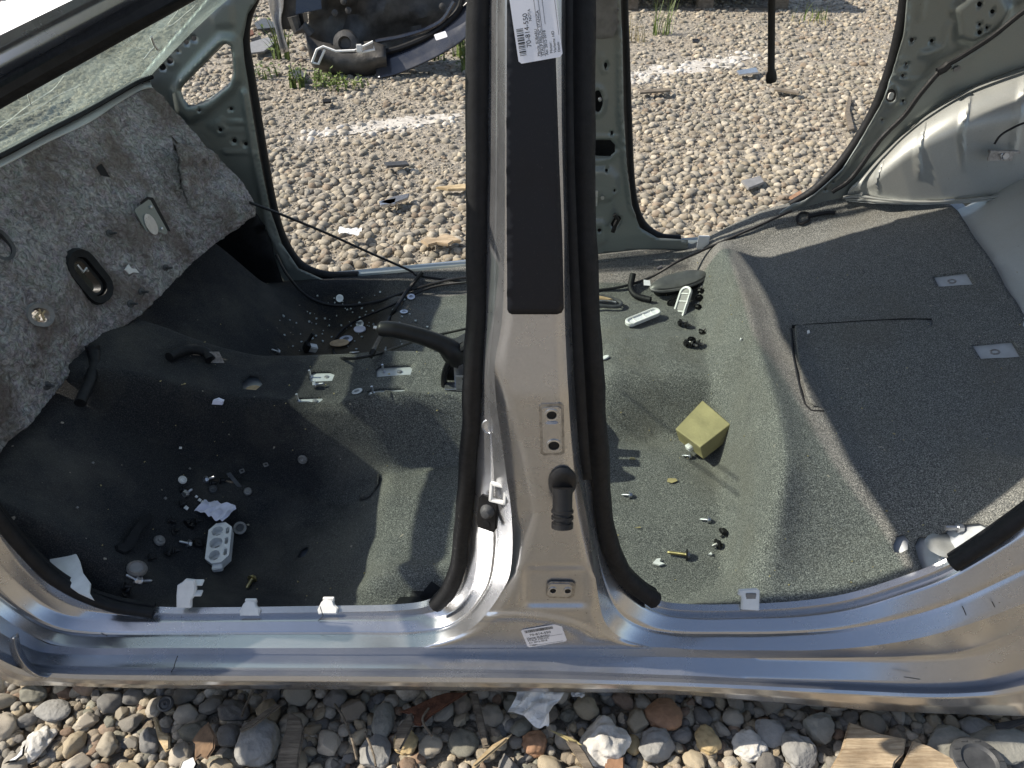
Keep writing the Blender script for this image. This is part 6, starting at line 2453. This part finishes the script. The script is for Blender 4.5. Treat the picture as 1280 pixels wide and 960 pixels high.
# crumpled bright strip and dark scrap at its front
rows = []
for L in ([(330, -60), (336, 0), (340, 20), (346, 40), (352, 66)], [(340, -60), (346, 5), (346, 24), (350, 42), (356, 66)], [(352, -60), (354, 2), (351, 22), (353, 40), (361, 64)]):
    i = len(rows)
    rows.append([Q(a, b_, 6.25 + .05 * (i == 1)) for a, b_ in cr(L, 4)])
solid(MB().loft(rows).build('crumpled_strip', M['zinc'], wr, sharp=20), .006)
MB().box(tuple(Q(362, 8, 6.4)), (.22, .2, .30), Matrix.Identity(4), .03).build('engine_scrap', M['burnt'], wr)
MB().prism([(-.09, -.1), (.1, -.06), (.1, .12), (-.07, .1)], .02, orient(Q(384, 0, 6.2), (.2, -1, .3)), .004).build('blue_scrap', M['navy'], wr)
MB().tube([Q(a, b_, 6.25) for a, b_ in ((366, 20), (372, 38), (380, 34), (388, 44))], .045, 8).build('torn_bracket', M['burnt'], wr)

# scrap left of the wreck
for pts, l, mt, nm in (([(318, 30), (330, 24), (345, 30), (344, 36), (322, 38)], 'dark plastic scrap lying left of the wrecked car', 'darkgrey', 'scrap_plate'), ([(312, 55), (335, 48), (346, 54), (330, 66), (314, 68)], 'grey plastic scrap in front of the weeds at left', 'grey', 'scrap_plate'),
                       ([(304, 42), (316, 38), (318, 44), (308, 48)], 'dull red scrap beside the far front pillar', 'rust', 'scrap_plate'), ([(360, 92), (375, 86), (382, 96), (372, 102)], 'small dark crumpled scrap beside the weed', 'darkgrey', 'scrap_plate'),
                       ([(474, 256), (492, 248), (512, 244), (510, 250), (488, 258)], 'thin dark shard lying in the far gravel', 'steel', 'metal_shard'), ([(545, 236), (582, 232), (586, 238), (560, 239)], 'pale bent stick in the gravel near the pillar', 'newwood', 'stick'),
                       ([(474, 254), (496, 250), (494, 257), (476, 259)], 'bright metal shard in the far gravel', 'zinc', 'metal_shard'), ([(526, 303), (534, 299), (545, 300), (556, 295), (566, 297), (577, 303), (566, 304), (560, 308), (546, 306), (535, 309)], 'brown flat scrap of wood beyond the far sill', 'bark', 'wood_scrap'),
                       ([(480, 205), (508, 203), (512, 208), (484, 210)], 'dark thin shard in the middle of the far gravel', 'darkgrey', 'metal_shard'),
                       ([(403, 126), (414, 125), (414, 129), (404, 130)], 'tiny black scrap on the dusty yard', 'black', 'scrap_bit'), ([(1060, 165), (1068, 163), (1062, 140), (1065, 122), (1060, 122), (1056, 142)], 'grey stick curving on the gravel beside the rear pillar', 'oldwood', 'stick'),
                       ([(920, 90), (945, 86), (948, 92), (924, 95)], 'light grey shard in the gravel behind the hanging strut', 'zinc', 'metal_shard'), ([(926, 228), (950, 222), (955, 230), (935, 238)], 'crumpled grey scrap in the gravel of the rear opening', 'grey', 'plastic_scrap'),
                       ([(986, 248), (1000, 240), (1004, 246), (992, 252)], 'orange chip in the gravel beside the rear pillar foot', 'orangestone', 'brick_chip'), ([(865, 50), (873, 50), (873, 54), (866, 54)], 'small blue scrap in the shade of the pallet', 'navy', 'scrap_bit'),
                       ([(968, 110), (1000, 116), (998, 119), (968, 114)], 'thin dry stick lying right of the hanging strut', 'oldwood', 'stick'), ([(800, 114), (838, 112), (838, 115), (800, 118)], 'thin dark stick in the gravel below the chalk', 'oldwood', 'stick')):
    plank(pts, .012, M[mt], nm, l, 'scrap' if 'stick' not in nm else 'stick', .03)

o = crumple(22, .10, .06, .04, 21, M['white'], 'plastic_scrap')
o.location = P(438, 294, z=.03)
tag(o, 'white crumpled plastic scrap in the gravel beyond the far sill', 'scrap')
# pallet at the back of the yard
pa = empty('wooden_pallet', P(850, 12, z=0))
tag(pa, 'weathered wooden pallet standing at the back of the yard', 'pallet')
plx = pa.location
x0 = P(782, 20, z=0).x - plx.x
for k in range(3):
    MB().box((x0 + .09 + k * .78, .05, .07), (.16, .12, .14), None, .006).build('block', M['oldwood'], pa)
    MB().box((x0 + .09 + k * .78, .65, .07), (.16, .12, .14), None, .006).build('block', M['oldwood'], pa)
for k in range(6):
    MB().box((x0 + .8, -.0 + k * .15, .165), (1.78, .11, .028), Matrix.Rotation(.003 * k, 4, 'Z'), .004).build('board', M['oldwood'], pa)
for k in range(2):
    MB().box((x0 + .8, .05 + .6 * k, -.0), (1.78, .11, .026), None, .004).build('board', M['oldwood'], pa)
pd = MB()
for k in range(4):
    pd.box((x0 + .5 + .1 * k, .35, .30 + .2 * k), (1.2, .8, .19), None, .03)
st_ = pd.build('stacked_scrap', M['burnt'], None, loc=plx)
tag(st_, 'dark heap of scrap stacked on the wooden pallet', 'scrap')
